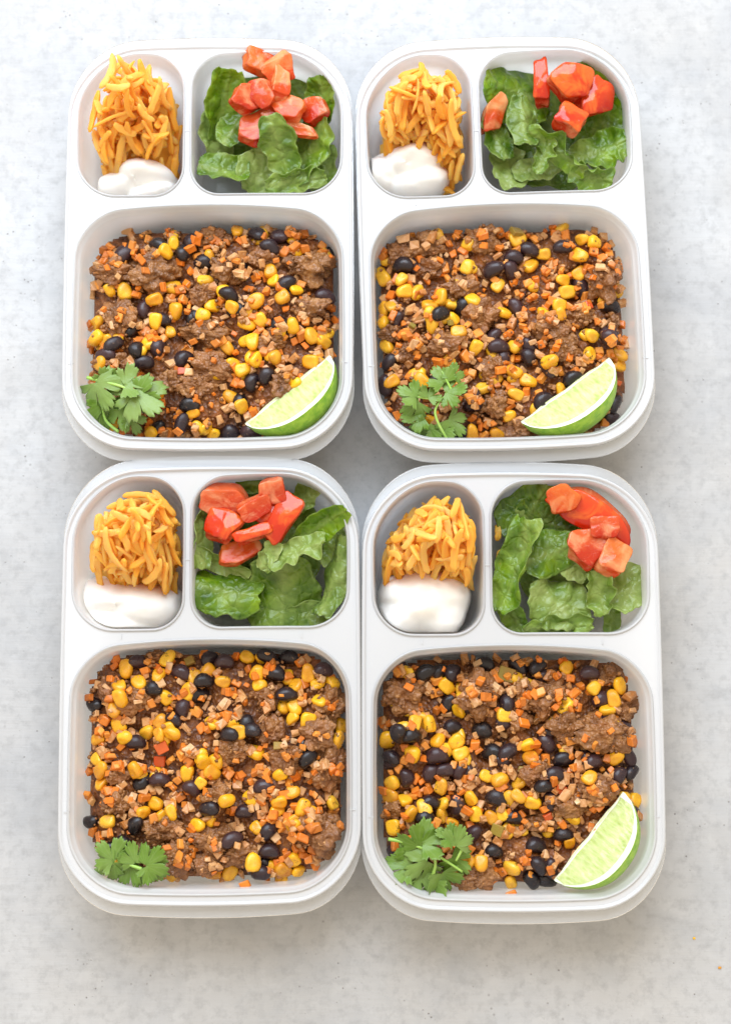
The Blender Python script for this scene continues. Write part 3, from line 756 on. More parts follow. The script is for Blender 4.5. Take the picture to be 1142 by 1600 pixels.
# heap centre px, spread (cm), peak height, cream centre px, cream radii
CHEESE = dict(
 TL=dict(c=(222, 200), s=(2.3, 3.1), peak=2.4, n=72, up=.22, box=(150, 106, 284, 285)),
 TR=dict(c=(660, 222), s=(2.5, 2.9), peak=2.3, n=72, up=.04, box=(580, 140, 726, 300)),
 BL=dict(c=(222, 850), s=(2.5, 3.2), peak=2.4, n=72, up=.06, box=(132, 765, 288, 965)),
 BR=dict(c=(678, 875), s=(2.7, 3.4), peak=2.2, n=72, up=.0, box=(597, 785, 752, 992)))
CREAM = dict(
 TL=dict(box=(150, 252, 278, 322), top=4.0, lobes=[(.18, .35, .75, .6, 1.0), (-.45, -.05, .6, .6, .82), (.35, -.35, .7, .45, .8)]),
 TR=dict(box=(562, 226, 702, 312), top=4.5, lobes=[(.18, .25, .62, .72, 1.0), (-.5, -.1, .55, .7, .8), (.3, -.35, .72, .6, .86)]),
 BL=dict(box=(96, 898, 277, 996), top=4.1, lobes=[(-.55, .1, .5, .75, .78), (.4, .0, .62, .7, 1.0), (.0, -.45, .85, .5, .8), (-.15, .15, .5, .5, .84)]),
 BR=dict(box=(592, 886, 731, 1001), top=4.7, lobes=[(.1, .05, .88, .85, 1.0), (-.35, -.25, .6, .7, .86), (.35, -.3, .6, .62, .9), (-.5, .15, .42, .55, .8)]))
def fill_cheese(k):
    d = CHEESE[k]; r = random.Random(hash_k[k] + 100); sp = COMP['cheese']; key = SPEC[k]['key']
    hm = HM(sp[0], sp[1], sp[2], sp[3]); X, Y = hm.X, hm.Y
    c = loc_at(k, *d['c'], 2.6)
    hm.h = .8 + d['peak'] * np.exp(-(((X - c.x) / d['s'][0]) ** 2 + ((Y - c.y) / d['s'][1]) ** 2) ** 1.3 * .75) + .12 * vn(p3(X, Y, 2.), 4)
    bulk = Bulk()
    gx, gy = X[::3, ::3], Y[::3, ::3]; gh = hm.h[::3, ::3] - .15
    bulk.add(p3(gx, gy, gh).reshape(-1, 3), [tuple(reversed(q)) for q in grid_faces(gx.shape[0], gx.shape[1]) if
             all(inside(sp, gx.ravel()[i], gy.ravel()[i], .7) and gh.ravel()[i] > .95 for i in q)], 0)
    a0 = loc_at(k, d['box'][0], d['box'][3], 2.8); a1 = loc_at(k, d['box'][2], d['box'][1], 2.8)
    ca = loc_at(k, CREAM[k]['box'][0], CREAM[k]['box'][3], 3.); cb = loc_at(k, CREAM[k]['box'][2], CREAM[k]['box'][1], 3.)
    ce = ((ca.x + cb.x) / 2, (ca.y + cb.y) / 2, (cb.x - ca.x) / 2, (cb.y - ca.y) / 2)
    def lay(i, individual):
        v, f, L = SHRED[i % len(SHRED)]
        for _ in range(40):
            if r.random() < .6: x, y = r.uniform(a0.x + .2, a1.x - .2), r.uniform(a0.y + .2, a1.y - .2)
            else: x = min(max(r.gauss(c.x, d['s'][0] * .85), a0.x + .2), a1.x - .2); y = min(max(r.gauss(c.y, d['s'][1] * .85), a0.y + .2), a1.y - .2)
            ang = r.uniform(0, math.pi) if r.random() < .65 else r.gauss(math.pi / 2 + .1, .5)
            dx, dy = math.cos(ang) * L / 2, math.sin(ang) * L / 2
            if ((x - ce[0]) / ce[2]) ** 2 + ((y - ce[1]) / ce[3]) ** 2 < (1.25 if individual else .9): continue
            if abs(y - .5 * (a0.y + a1.y)) + abs(dy) < (a1.y - a0.y) / 2 + .5 and inside(sp, x + dx, y + dy, .42) and inside(sp, x - dx, y - dy, .42): break
        else: return
        g = lambda q: hm.get(x + dx * q, y + dy * q, .2, .2, 0, 70)
        h1, h0, hc = g(.85), g(-.85), g(0)
        pitch = math.atan2(h1 - h0, L * .85); zc = max((h0 + h1) / 2, hc * .6 + .4 * (h0 + h1) / 2) + .10
        if individual and r.random() < d['up'] and y > c.y - .8: pitch += r.uniform(.35, .95); zc += .45
        q = Euler((0, 0, ang)).to_quaternion() @ Euler((r.gauss(0, .5), -pitch, 0)).to_quaternion()
        if individual:
            o = obj('cheese_shred', ME['shred'][i % len(SHRED)]); o.location = to_world(k, (x, y, zc)) * CM
            o.rotation_mode = 'QUATERNION'; o.rotation_quaternion = Euler((0, 0, TR[k][1])).to_quaternion() @ q
            tag(o, 'cheddar shred ' + ('touching the sour cream' if y < a0.y + 2.6 else 'along the divider' if x > a1.x - 1.6 else 'at the back of the heap' if y > a1.y - 2 else 'atop the heap') + ' in ' + key, 'cheese shred', 'cheddar shreds in ' + key)
        else: bulk.add(v, f, 0, Matrix.LocRotScale(Vector((x, y, zc)), q, Vector((1, 1, 1))), r.random(), True)
        for s_ in np.linspace(-.9, .9, 9):
            hm.put(x + dx * s_, y + dy * s_, .24, .24, 0, zc + math.tan(max(min(pitch, 1), -1)) * s_ * L / 2 * .8, .09)
    for i in range(120): lay(r.randrange(16), False)
    for i in range(d['n']): lay(r.randrange(16), True)
    me = bulk.build('shredded_cheese', [M['cheese']])
    o = obj('shredded_cheese', me); o.location = TR[k][0] * CM; o.rotation_euler = (0, 0, TR[k][1])
    tag(o, 'packed shredded cheddar under the loose shreds in ' + key, 'shredded cheese', kind='stuff')
    return hm
CH = {k: fill_cheese(k) for k in SPEC}

CLAB = dict(TL='low white sour cream dollop with a flat smear in ', TR='peaked white sour cream dollop with a torn edge in ',
            BL='loose spread-out white sour cream dollop in ', BR='smooth rounded white sour cream dollop in ')
def make_cream(k):
    d = CREAM[k]; key = SPEC[k]['key']
    a = loc_at(k, d['box'][0], d['box'][3], 2.4); b = loc_at(k, d['box'][2], d['box'][1], 2.4)
    cx, cy, rx, ry = (a.x + b.x) / 2, (a.y + b.y) / 2, (b.x - a.x) / 2 * 1.08, (b.y - a.y) / 2 * 1.12
    nr, na = 46, 110; v = []
    s_ = hash_k[k]
    ang = np.linspace(0, 2 * np.pi, na, endpoint=False)
    lim = 1 + .10 * vn(p3(np.cos(ang) * 1.4, np.sin(ang) * 1.4, 0), s_) + .05 * vn(p3(np.cos(ang) * 3.5, np.sin(ang) * 3.5, 0), s_ + 1)
    rr = np.linspace(0, 1, nr) ** .8
    U = (rr[:, None] * np.cos(ang)) * lim; V = (rr[:, None] * np.sin(ang)) * lim
    hs = []
    for i, (lx, ly, lw, lh, top) in enumerate(d['lobes']):
        dx, dy = U - lx, V - ly
        rot = .6 * math.sin(i * 2.1 + s_); dx, dy = dx * math.cos(rot) + dy * math.sin(rot), -dx * math.sin(rot) + dy * math.cos(rot)
        q = (dx / lw) ** 2 + (dy / lh) ** 2
        hs.append(top * np.sqrt(np.clip(1.25 - q, 0, 2)) / 1.118)
    kk = 34.0; H = np.log(sum(np.exp(kk * h) for h in hs)) / kk
    sw = np.arctan2(V, U) * 1.0 + np.hypot(U, V) * 5
    H = H + .06 * np.sin(sw + s_) * np.clip(1.2 - np.hypot(U, V), 0, 1) + .05 * vn(p3(U * 2.2, V * 2.2, 1), s_) + .02 * vn(p3(U * 6, V * 6, 1), s_)
    edge = np.clip((1 - rr) / .12, 0, 1)[:, None]; edge = np.sqrt(1 - (1 - edge) ** 2)
    z0 = .85; Z = z0 + (d['top'] - z0) * np.clip(H, .25, 1.2) * edge
    X = cx + U * rx; Y = cy + V * ry
    # stay inside the compartment walls
    sp = COMP['cheese']; X = np.clip(X, sp[0] + .16, sp[1] - .2); Y = np.clip(Y, sp[2] + .16, sp[3])
    r0 = np.hypot(X - (sp[0] + 2.2), Y - (sp[2] + 2.2)); m = (X < sp[0] + 2.2) & (Y < sp[2] + 2.2) & (r0 > 2.04)
    X = np.where(m, sp[0] + 2.2 + (X - sp[0] - 2.2) * 2.04 / np.maximum(r0, .01), X); Y = np.where(m, sp[2] + 2.2 + (Y - sp[2] - 2.2) * 2.04 / np.maximum(r0, .01), Y)
    me = mesh('sour_cream', p3(X, Y, Z).reshape(-1, 3), grid_faces(nr, na, True), M['cream'])
    o = obj('sour_cream', me); o.location = TR[k][0] * CM; o.rotation_euler = (0, 0, TR[k][1])
    tag(o, CLAB[k] + key, 'sour cream', 'sour cream dollops')
for k in SPEC: make_cream(k)

# ------------------------------------------------------------------ salad: lettuce
def leaf_mesh(L, W, curl, bend, ruf, freq, pale, dark, seed, rag=.20, shape=.40, rib=.5):
    nu, nv = 44, 31; u = np.linspace(0, 1, nu); v = np.linspace(-1, 1, nv); U, V = np.meshgrid(u, v, indexing='ij')
    e = fbm(p3(U * 3.2, V * 1.2, 0), seed, 2)
    wid = W / 2 * (np.sin(np.pi * np.clip(.06 + .88 * U, 0, 1)) ** shape) * (1 + rag * vn(p3(U * 5, np.sign(V), 2), seed) + rag * .35 * vn(p3(U * 13, np.sign(V), 4), seed) * np.abs(V) ** 3)
    x = L * (U - .5) * (1 + .10 * vn(p3(V * 3, 0, 6), seed) * np.abs(U - .5)) ; y = V * wid
    z = ruf * np.abs(V) ** 1.7 * (.55 * np.sin(freq * U * 6.283 + seed + 2.4 * e + (V > 0) * 2.1) + 1.3 * vn(p3(U * freq * 1.5, np.sign(V) * 3, 8), seed))
    z = z + .17 * fbm(p3(x * .9, y * .9, seed), seed + 3, 3) + .05 * vn(p3(x * 3.6, y * 3.6, seed), seed + 5)
    # veins
    rv = np.exp(-(y / (.10 + .10 * (1 - U))) ** 2)
    ph = (U * 6.5 - np.abs(V) * 1.5 + .25 * vn(p3(x * .8, y * .8, 1), seed)) ; fr = np.abs(ph - np.round(ph))
    sv = np.exp(-(fr / .075) ** 2) * (1 - np.abs(V)) ** .5
    vein = np.clip(rv * rib * 1.6 + sv * .55, 0, 1)
    z = z - .05 * sv + .05 * rv
    if abs(curl) > .01:
        Rr = W / curl; a = y / Rr; y, z = (Rr - z) * np.sin(a), Rr - (Rr - z) * np.cos(a)
    if abs(bend) > .01:
        Rr = L / bend; a = x / Rr; x, z = (Rr - z) * np.sin(a), Rr - (Rr - z) * np.cos(a)
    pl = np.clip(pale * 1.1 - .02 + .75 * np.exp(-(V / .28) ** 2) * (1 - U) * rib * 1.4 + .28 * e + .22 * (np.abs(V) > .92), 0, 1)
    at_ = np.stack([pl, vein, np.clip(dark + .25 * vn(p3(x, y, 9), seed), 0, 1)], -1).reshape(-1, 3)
    return mesh('lettuce_leaf', p3(x, y, z).reshape(-1, 3), grid_faces(nu, nv), M['lettuce'], attr=at_)
# px, py, z, length, width (cm), heading (deg, ccw in plan), pitch, roll (deg), curl, bend, ruffle, freq, pale, dark, words
LEAF = dict(
 TL=[(425,205,1.4,7.0,6.6,85,0,0,.8,.6,.2,2,.25,.5,'wide flat lettuce leaf under the other leaves in'),
     (350,165,3.4,4.4,2.9,75,30,35,.9,.5,.18,2,.05,.05,'upright green lettuce leaf left of the tomatoes'),
     (338,212,2.6,3.0,2.4,100,10,30,.6,.5,.2,2,.7,0,'pale small lettuce leaf by the divider in'),
     (372,195,3.2,3.6,2.0,60,-10,-10,.5,.4,.12,2,.15,.2,'narrow green lettuce strip under the tomatoes in'),
     (350,268,3.4,3.2,2.6,-5,0,-25,1.9,.5,.12,2,.1,.3,'folded lettuce leaf in the corner of'),
     (436,228,4.3,3.9,2.4,-70,-28,12,1.2,.7,.25,2.4,.22,.25,'drooping crinkled lettuce leaf below the tomatoes in'),
     (408,272,3.0,3.2,3.0,-60,-20,0,.5,.5,.2,2,.60,.1,'pale flat lettuce leaf behind the dip ridge of'),
     (482,235,3.5,4.6,2.8,60,20,-20,1.0,.6,.3,3,.25,.15,'ruffled lettuce leaf along the outer wall of'),
     (503,158,3.7,3.0,2.2,95,20,-35,1.3,.5,.15,2,.1,.2,'small curled lettuce leaf beside the outer wall in'),
     (462,283,3.4,3.8,1.6,10,0,25,1.2,.4,.3,3,.35,.0,'thin ruffled lettuce ribbon at the ridge of'),
     (505,265,2.6,3.2,2.0,80,0,-20,.7,.4,.2,2,.5,.1,'yellowish lettuce scrap by the outer wall in')],
 TR=[(860,215,1.4,7.0,6.6,85,0,0,.8,.6,.2,2,.15,.7,'wide dark lettuce leaf under the other leaves in'),
     (805,145,3.2,4.6,4.4,165,22,12,-.7,.6,.18,4,.02,.10,'bright round lettuce leaf standing behind the tomatoes in'),
     (935,175,2.9,6.6,4.4,110,10,-25,.9,.5,.15,4,.02,.35,'large dark lettuce leaf lining the outer wall of'),
     (818,190,4.2,3.6,2.0,95,-10,10,-1.0,.5,.15,2,.22,.65,'grey-green lettuce tongue beside the tomatoes in'),
     (775,215,3.2,3.2,2.0,110,5,25,.7,.4,.15,2,.2,.5,'dull green lettuce leaf against the divider in'),
     (795,262,2.6,3.0,2.4,100,-10,10,.6,.5,.15,2,.75,.1,'pale yellow lettuce piece in the corner of'),
     (838,265,2.7,3.0,1.8,10,0,-15,.6,.4,.15,2,.7,.2,'pale rib-like lettuce piece at the ridge of'),
     (870,235,4.0,4.4,1.7,-35,-5,35,1.9,.6,.35,3,.2,.05,'bright curly lettuce ribbon below the tomatoes in'),
     (850,245,3.9,2.4,1.3,70,10,-20,1.8,.6,.3,3,.3,.05,'small curled lettuce scrap beside the bright ribbon in'),
     (940,235,3.5,3.6,2.6,20,10,-10,.8,.6,.35,4,.12,.2,'glossy ruffled lettuce leaf by the outer wall of'),
     (922,277,3.6,2.8,2.0,-10,0,25,2.4,.6,.35,3,.25,.05,'rolled green lettuce curl near the ridge of')],
 BL=[(425,860,1.4,7.0,6.6,85,0,0,.7,.6,.2,2,.25,.4,'wide flat lettuce leaf under the other leaves in'),
     (314,825,3.6,4.9,2.0,85,0,50,2.4,.5,.10,1,.68,.05,'pale rolled lettuce leaf against the divider in'),
     (350,880,3.0,3.6,1.5,-25,-5,35,1.6,.6,.10,1,.62,.05,'pale bent lettuce strip under the tomatoes in'),
     (352,925,3.6,4.2,3.0,-10,0,-20,-1.1,.7,.15,1.5,.02,.30,'deep green arched lettuce leaf in the corner of'),
     (442,932,3.1,4.8,4.8,-92,-14,0,-.7,.5,.18,2,.10,.45,'broad dark lettuce leaf with a yellow rib in'),
     (522,900,3.7,5.0,2.2,75,0,-35,-1.6,.5,.14,2,.35,.55,'grey-green folded lettuce leaf by the outer wall of'),
     (500,822,4.3,4.2,1.9,32,22,20,1.4,.6,.12,1,.02,.05,'bright pointed lettuce leaf overhanging the rim of'),
     (465,862,4.7,3.6,1.8,18,8,-25,1.3,.5,.32,3,.68,.02,'pale ruffled lettuce leaf beside the tomatoes in'),
     (422,868,4.4,1.9,1.3,60,10,0,.8,.5,.20,3,.95,.0,'white ragged lettuce core scrap beside the tomatoes in'),
     (480,772,3.1,2.2,1.7,60,20,-20,.8,.5,.15,2,.62,.0,'pale green lettuce tip behind the tomatoes in'),
     (525,855,2.9,2.6,1.7,80,0,-25,.8,.4,.12,2,.62,.0,'yellow lettuce scrap against the outer wall of'),
     (470,965,2.7,3.4,1.8,15,0,10,.7,.4,.15,2,.30,.35,'small lettuce piece at the ridge of'),
     (400,755,3.3,2.4,1.2,10,10,15,.8,.4,.12,2,.02,.4,'dark lettuce tip behind the tomatoes in'),
     (305,772,3.7,1.6,1.1,70,15,20,.9,.4,.08,1,.05,.05,'small green lettuce corner by the divider in')],
 BR=[(885,860,1.4,7.0,6.6,85,0,0,.7,.6,.2,2,.50,.1,'wide pale lettuce leaf under the other leaves in'),
     (828,800,3.4,4.0,3.6,60,12,18,-.7,.6,.14,2,.02,.55,'deep green lettuce leaf standing behind the folded one in'),
     (850,815,3.1,3.8,3.0,-20,-5,10,.7,.5,.15,2,.02,.70,'dark green lettuce leaf beneath the tomatoes in'),
     (808,885,4.0,5.8,2.5,-108,-6,40,1.5,.7,.30,2.2,.14,.10,'folded lettuce leaf with a pale wavy edge in'),
     (858,865,3.9,3.4,2.7,20,5,-12,-.9,.6,.22,2.5,.06,.25,'bumpy glossy lettuce leaf beside the tomatoes in'),
     (872,945,3.5,3.8,3.4,-10,-5,-10,-.6,.6,.35,3,.62,.05,'crinkled pale green lettuce leaf at the ridge of'),
     (870,978,3.6,4.2,1.3,5,0,30,1.6,.4,.30,2.5,.25,.02,'bright wavy lettuce edge along the ridge of'),
     (978,920,3.4,3.1,3.0,25,-5,-15,.7,.5,.25,2.5,.78,.0,'pale lettuce leaf by the outer wall of'),
     (937,925,4.0,2.8,2.0,-75,-10,15,1.8,.6,.35,3,.46,.02,'curled green lettuce frill under the tomatoes in'),
     (895,888,3.7,1.9,1.5,-30,0,10,.6,.4,.12,2,.95,.0,'white lettuce core piece beside the tomatoes in'),
     (800,958,3.0,2.6,1.6,-60,0,20,1.2,.5,.2,2,.30,.1,'small bent lettuce piece in the corner of'),
     (955,968,2.8,2.2,1.0,-95,-10,10,1.0,.4,.15,2,.35,.1,'thin lettuce strip at the ridge of')])
for k, L in LEAF.items():
    for i, (px_, py_, z, ln, wd, hd, pit, rol, cu, be, ru, fr, pa, da, words) in enumerate(L):
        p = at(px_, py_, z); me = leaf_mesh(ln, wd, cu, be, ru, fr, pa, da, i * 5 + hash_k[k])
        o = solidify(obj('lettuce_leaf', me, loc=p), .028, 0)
        o.rotation_euler = (Matrix.Rotation(R(hd), 3, 'Z') @ Matrix.Rotation(R(-pit), 3, 'Y') @ Matrix.Rotation(R(rol), 3, 'X')).to_euler()
        tag(o, words + (' in ' if not words.endswith((' in', ' of')) else ' ') + SPEC[k]['key'], 'lettuce', 'torn lettuce leaves')

# ------------------------------------------------------------------ salad: tomato
def tomato_mesh(w, d, h, seed, mats, skin_up, arch=0.):
    """a cut block of tomato wall: irregular polygon plan, one side skin, the other sides flesh"""
    r = random.Random(seed); nvx = r.choice((4, 4, 5)); na = 64
    pa = [(i + r.uniform(-.16, .16)) * 2 * math.pi / nvx + math.pi / 4 for i in range(nvx)]; pr = [r.uniform(.98, 1.34) for _ in pa]
    P = [(p_ * math.cos(q), p_ * math.sin(q)) for p_, q in zip(pr, pa)]
    rho = []
    for j in range(na):
        cx, cy = math.cos(2 * math.pi * j / na), math.sin(2 * math.pi * j / na); best = .8
        for (x1, y1), (x2, y2) in zip(P, P[1:] + P[:1]):
            det = cx * (y1 - y2) - cy * (x1 - x2)
            if abs(det) < 1e-9: continue
            t_ = (x1 * (y1 - y2) - y1 * (x1 - x2)) / det; u_ = (cx * y1 - cy * x1) / det
            if t_ > 0 and -1e-6 <= u_ <= 1 + 1e-6: best = t_
        rho.append(best)
    rho = np.array(rho); rho = sum(w_ * np.roll(rho, j_) for j_, w_ in ((-2, .1), (-1, .22), (0, .36), (1, .22), (2, .1)))
    rings = [(.02, -1), (.35, -1), (.7, -1), (.93, -.99), (.99, -.93)] + [(1.0 - .05 * math.sin(q * 3), q) for q in np.linspace(-.7, .7, 6)] + [(.99, .93), (.93, .99), (.7, 1), (.45, 1), (.2, 1), (.02, 1)]
    an = np.linspace(0, 2 * math.pi, na, endpoint=False); v = []
    for s_, z in rings:
        sk = 1 + .10 * z * r.choice((1, 1))
        v.append(np.stack([rho * s_ * np.cos(an) * sk, rho * s_ * np.sin(an), np.full(na, float(z))], -1))
    v = np.concatenate(v); top = v[:, 2] > .9
    v[:, 2] += (.30 if skin_up else -.10) * (1 - np.minimum(v[:, 0] ** 2 + v[:, 1] ** 2, 1.4)) * top
    v[:, 2] += .20 * vn(v * 1.1, seed) + .07 * vn(v * 3.2, seed + 2); v[:, 0] += .10 * vn(v * 1.7, seed + 1) + r.uniform(-.15, .15) * v[:, 2]; v[:, 1] += .10 * vn(v * 1.7, seed + 3) + r.uniform(-.15, .15) * v[:, 2]
    v = v * np.array([w / 2, d / 2, h / 2])
    if abs(arch) > .01:
        Rr = w / arch; a = v[:, 0] / Rr; y = v[:, 1].copy()
        v[:, 0], v[:, 1] = (Rr + y) * np.sin(a), (Rr + y) * np.cos(a) - Rr
    f = grid_faces(len(rings), na, True); nr_ = len(rings) - 1
    mi = [(1 if (i // na) >= nr_ - 5 else 0) if skin_up else (1 if (i // na) <= 3 else 0) for i in range(len(f))]
    f += [tuple(range(na))[::-1], tuple(range(len(v) - na, len(v)))]; mi += [0 if skin_up else 1, 1 if skin_up else 0]
    return mesh('tomato_piece', v, f, mats, mi=mi)
# px, py, z, w, d, h (cm), heading, tilt x, tilt y, flesh, top is skin, arch, words
TOM = dict(
 TL=[(402,98,4.6,1.3,1.6,1.0,70,15,10,'tpale',0,0,'pale tomato chunk at the back of the heap in'),
     (436,108,4.9,1.9,1.5,1.0,20,25,-10,'tpale',0,.3,'orange translucent tomato chunk atop the heap in'),
     (388,155,4.8,1.7,1.5,1.1,15,10,25,'tflesh',0,0,'red tomato cube at the edge of the heap in'),
     (412,150,4.9,1.5,1.2,1.0,-60,20,0,'tflesh',0,0,'red tomato cube leaning in the middle of the heap of'),
     (437,132,5.2,1.2,2.0,.8,-5,-10,20,'tpale',0,0,'long pale tomato stick standing in the heap of'),
     (452,172,4.9,1.8,1.2,.9,-30,0,-15,'tpale',0,0,'pale orange tomato cube in front of the heap in'),
     (400,198,4.2,2.2,1.7,.8,25,-10,0,'tflesh',0,0,'wet seedy tomato piece low on the lettuce in'),
     (430,180,4.5,1.6,1.0,.7,-30,0,0,'tflesh',0,0,'small red tomato scrap under the heap in'),
     (491,172,4.3,1.4,1.3,.9,10,0,-20,'tflesh',0,0,'separate tomato cube by the outer wall of'),
     (470,203,4.5,1.8,.7,.7,-15,0,0,'tpale',0,0,'thin tomato strip lying on the leaves in')],
 TR=[(845,132,3.9,1.1,2.5,.8,0,5,-15,'tskin',1,0,'narrow tomato strip beside the round leaf in'),
     (893,130,4.7,2.2,1.7,1.3,-15,10,8,'tskin',1,0,'large red tomato chunk with taut skin in'),
     (925,150,4.1,1.7,2.3,1.2,-20,0,20,'tskin',1,0,'red tomato chunk behind the large one in'),
     (890,187,4.9,2.3,1.5,1.2,-28,-10,5,'tskin',1,.5,'wrinkled orange-red tomato chunk on the lettuce in'),
     (771,175,3.6,1.0,2.2,.9,-20,5,25,'tpale',0,0,'pale tomato slice pressed against the divider in')],
 BL=[(352,780,4.1,2.2,1.5,1.1,5,15,5,'tflesh',0,0,'wet seedy tomato chunk by the divider in'),
     (425,768,4.7,1.5,1.5,1.2,10,15,-5,'tflesh',0,0,'red tomato cube at the back of the heap in'),
     (395,792,4.9,1.9,1.1,.9,25,15,5,'tflesh',0,0,'pink tomato cube atop the heap in'),
     (425,800,4.2,1.6,1.5,1.0,60,0,0,'tskin',1,0,'deep red tomato piece in the middle of the heap of'),
     (350,822,4.4,1.7,1.9,1.0,-25,-5,-15,'tskin',1,.4,'dark red skinned tomato wedge in'),
     (391,836,4.8,1.8,.85,.8,20,-10,0,'tskin',1,0,'narrow red tomato wedge in front of the heap in'),
     (443,810,4.5,1.7,2.8,1.0,-35,5,-10,'tskin',1,.3,'long shiny tomato chunk beside the ruffled leaf in'),
     (375,862,3.7,2.0,1.2,.8,20,-10,0,'tpale',0,0,'pale tomato piece low on the lettuce in')],
 BR=[(926,800,4.1,4.9,1.6,.9,-32,12,0,'tskin',1,.9,'large curved red tomato slice along the back wall of'),
     (880,780,4.9,1.5,1.6,.6,-25,15,10,'tpale',0,0,'orange tomato flake on the end of the slice in'),
     (942,823,4.8,1.6,1.3,.9,5,0,-5,'tflesh',0,0,'red tomato cube lying on the curved slice in'),
     (915,855,4.6,1.9,1.8,1.0,12,-5,10,'tflesh',0,0,'broad pink tomato cube beside the bumpy leaf in'),
     (957,873,4.7,1.4,1.9,1.0,-22,-8,0,'tpale',0,0,'frosty pale tomato cube near the outer wall of')])
for k, L in TOM.items():
    for i, (px_, py_, z, w, d, h, hd, tx, ty, fl, sk, ar, words) in enumerate(L):
        o = obj('tomato_piece', tomato_mesh(w * 1.16, d * 1.16, h, i * 3 + hash_k[k], [M['tflesh' if sk else fl], M['tskin']], sk, ar), loc=at(px_, py_, z))
        o.rotation_euler = (Matrix.Rotation(R(hd), 3, 'Z') @ Matrix.Rotation(R(ty), 3, 'Y') @ Matrix.Rotation(R(tx), 3, 'X')).to_euler()
        tag(o, words + ' ' + SPEC[k]['key'], 'tomato', 'diced tomato pieces')
for j, (px_, py_, a) in enumerate(((778, 832, 88), (779, 872, 95), (792, 915, 75))):
    o = obj('cheese_shred', ME['shred'][j + 3], loc=at(px_, py_, 3.3), rot=(0, .1, R(a)), scale=(.6, 1, 1))
    tag(o, 'stray cheddar shred among the lettuce of ' + SPEC['BR']['key'], 'cheese shred', 'stray cheddar shreds among lettuce')

# ------------------------------------------------------------------ lime wedges
def lime_meshes(L=6.3, Rd=2.75, span=78):
    nt, na, ns = 41, 20, 16; t_ = np.linspace(-1, 1, nt)
    prof = Rd * (1 - np.abs(t_) ** 2.3) ** .62 + .10 * np.exp(-((np.abs(t_) - 1) / .07) ** 2); prof[0] = prof[-1] = .10
    x = t_ * L / 2; sp = R(span); v, f = [], []
    a = np.linspace(0, -sp, na); T, A = np.meshgrid(np.arange(nt), a, indexing='ij')
    rr = prof[T]; rv = p3(x[T], rr * np.cos(A), rr * np.sin(A)).reshape(-1, 3)
    rind = mesh('rind', rv, grid_faces(nt, na), M['rind'])
    def face(ang, s0, s1, off, cols):
        s = np.linspace(s0, s1, cols); TT, S = np.meshgrid(np.arange(nt), s, indexing='ij')
        inner = .87
        r_ = prof[TT] * S; zz = off * np.sin(np.pi * np.clip(S / inner, 0, 1)) * np.clip(1 - np.abs(t_[TT]), 0, 1) ** .4 + .03 * vn(p3(x[TT] * 3, r_ * 3, ang), 4)
        r_ = r_ - .22 * (1 - S) * np.abs(np.sin(x[TT] * 1.3)) * .4
        y, z = r_, zz
        c, q = math.cos(ang), math.sin(ang)
        return p3(x[TT], y * c - z * q, y * q + z * c).reshape(-1, 3), np.stack([x[TT] / L + .5, S], -1).reshape(-1, 2)
    out = []
    pv, pu, pf, qv, qf = [], [], [], [], []
    for sgn, ang in ((1, 0.), (-1, -sp)):
        a1, u1 = face(ang, .06, .87, .06 * sgn, 14); g = grid_faces(nt, 14)
        keep = [q_ for q_ in g if abs(t_[q_[0] // 14]) < .93]
        pf += [tuple(i + sum(len(z) for z in pv) for i in (q_ if sgn < 0 else tuple(reversed(q_)))) for q_ in keep]; pv.append(a1); pu.append(u1)
        for s0, s1, cols in ((.87, 1.0, 5), (-.02, .07, 3)):
            b1, _ = face(ang, s0, s1, .06 * sgn, cols); base = sum(len(z) for z in qv)
            qf += [tuple(i + base for i in (q_ if sgn < 0 else tuple(reversed(q_)))) for q_ in grid_faces(nt, cols)]; qv.append(b1)
        # white ends
        b1, _ = face(ang, .05, .88, .05 * sgn, 14); base = sum(len(z) for z in qv)
        qf += [tuple(i + base for i in (q_ if sgn < 0 else tuple(reversed(q_)))) for q_ in g if abs(t_[q_[0] // 14]) >= .86]; qv.append(b1)
    pulp = mesh('pulp', np.concatenate(pv), pf, M['pulp'], uv=np.concatenate(pu))
    pith = mesh('pith', np.concatenate(qv), qf, M['pith'])
    return rind, pith, pulp
LM = lime_meshes()
# tips of the core edge in photo pixels (lower tip, upper tip), height, lift of the face
for k, (p0, p1, z, lift, words) in LIMES.items():
    a, b = at(*p0, z), at(*p1, z); c = (a + b) / 2; d = b - a
    root = empty('lime_wedge', c); hd = math.atan2(d.y, d.x); s = d.length / 6.3
    # local +y of the wedge = towards the rind = to the right of the direction p0 -> p1
    root.rotation_euler = (Matrix.Rotation(hd + math.pi, 3, 'Z') @ Matrix.Rotation(R(lift), 3, 'X')).to_euler(); root.scale = (s, .98, .98)
    obj('rind', LM[0], root); obj('pith', LM[1], root); obj('pulp', LM[2], root)
    tag(root, 'green ' + words + SPEC[k]['key'], 'lime wedge', 'lime wedges')

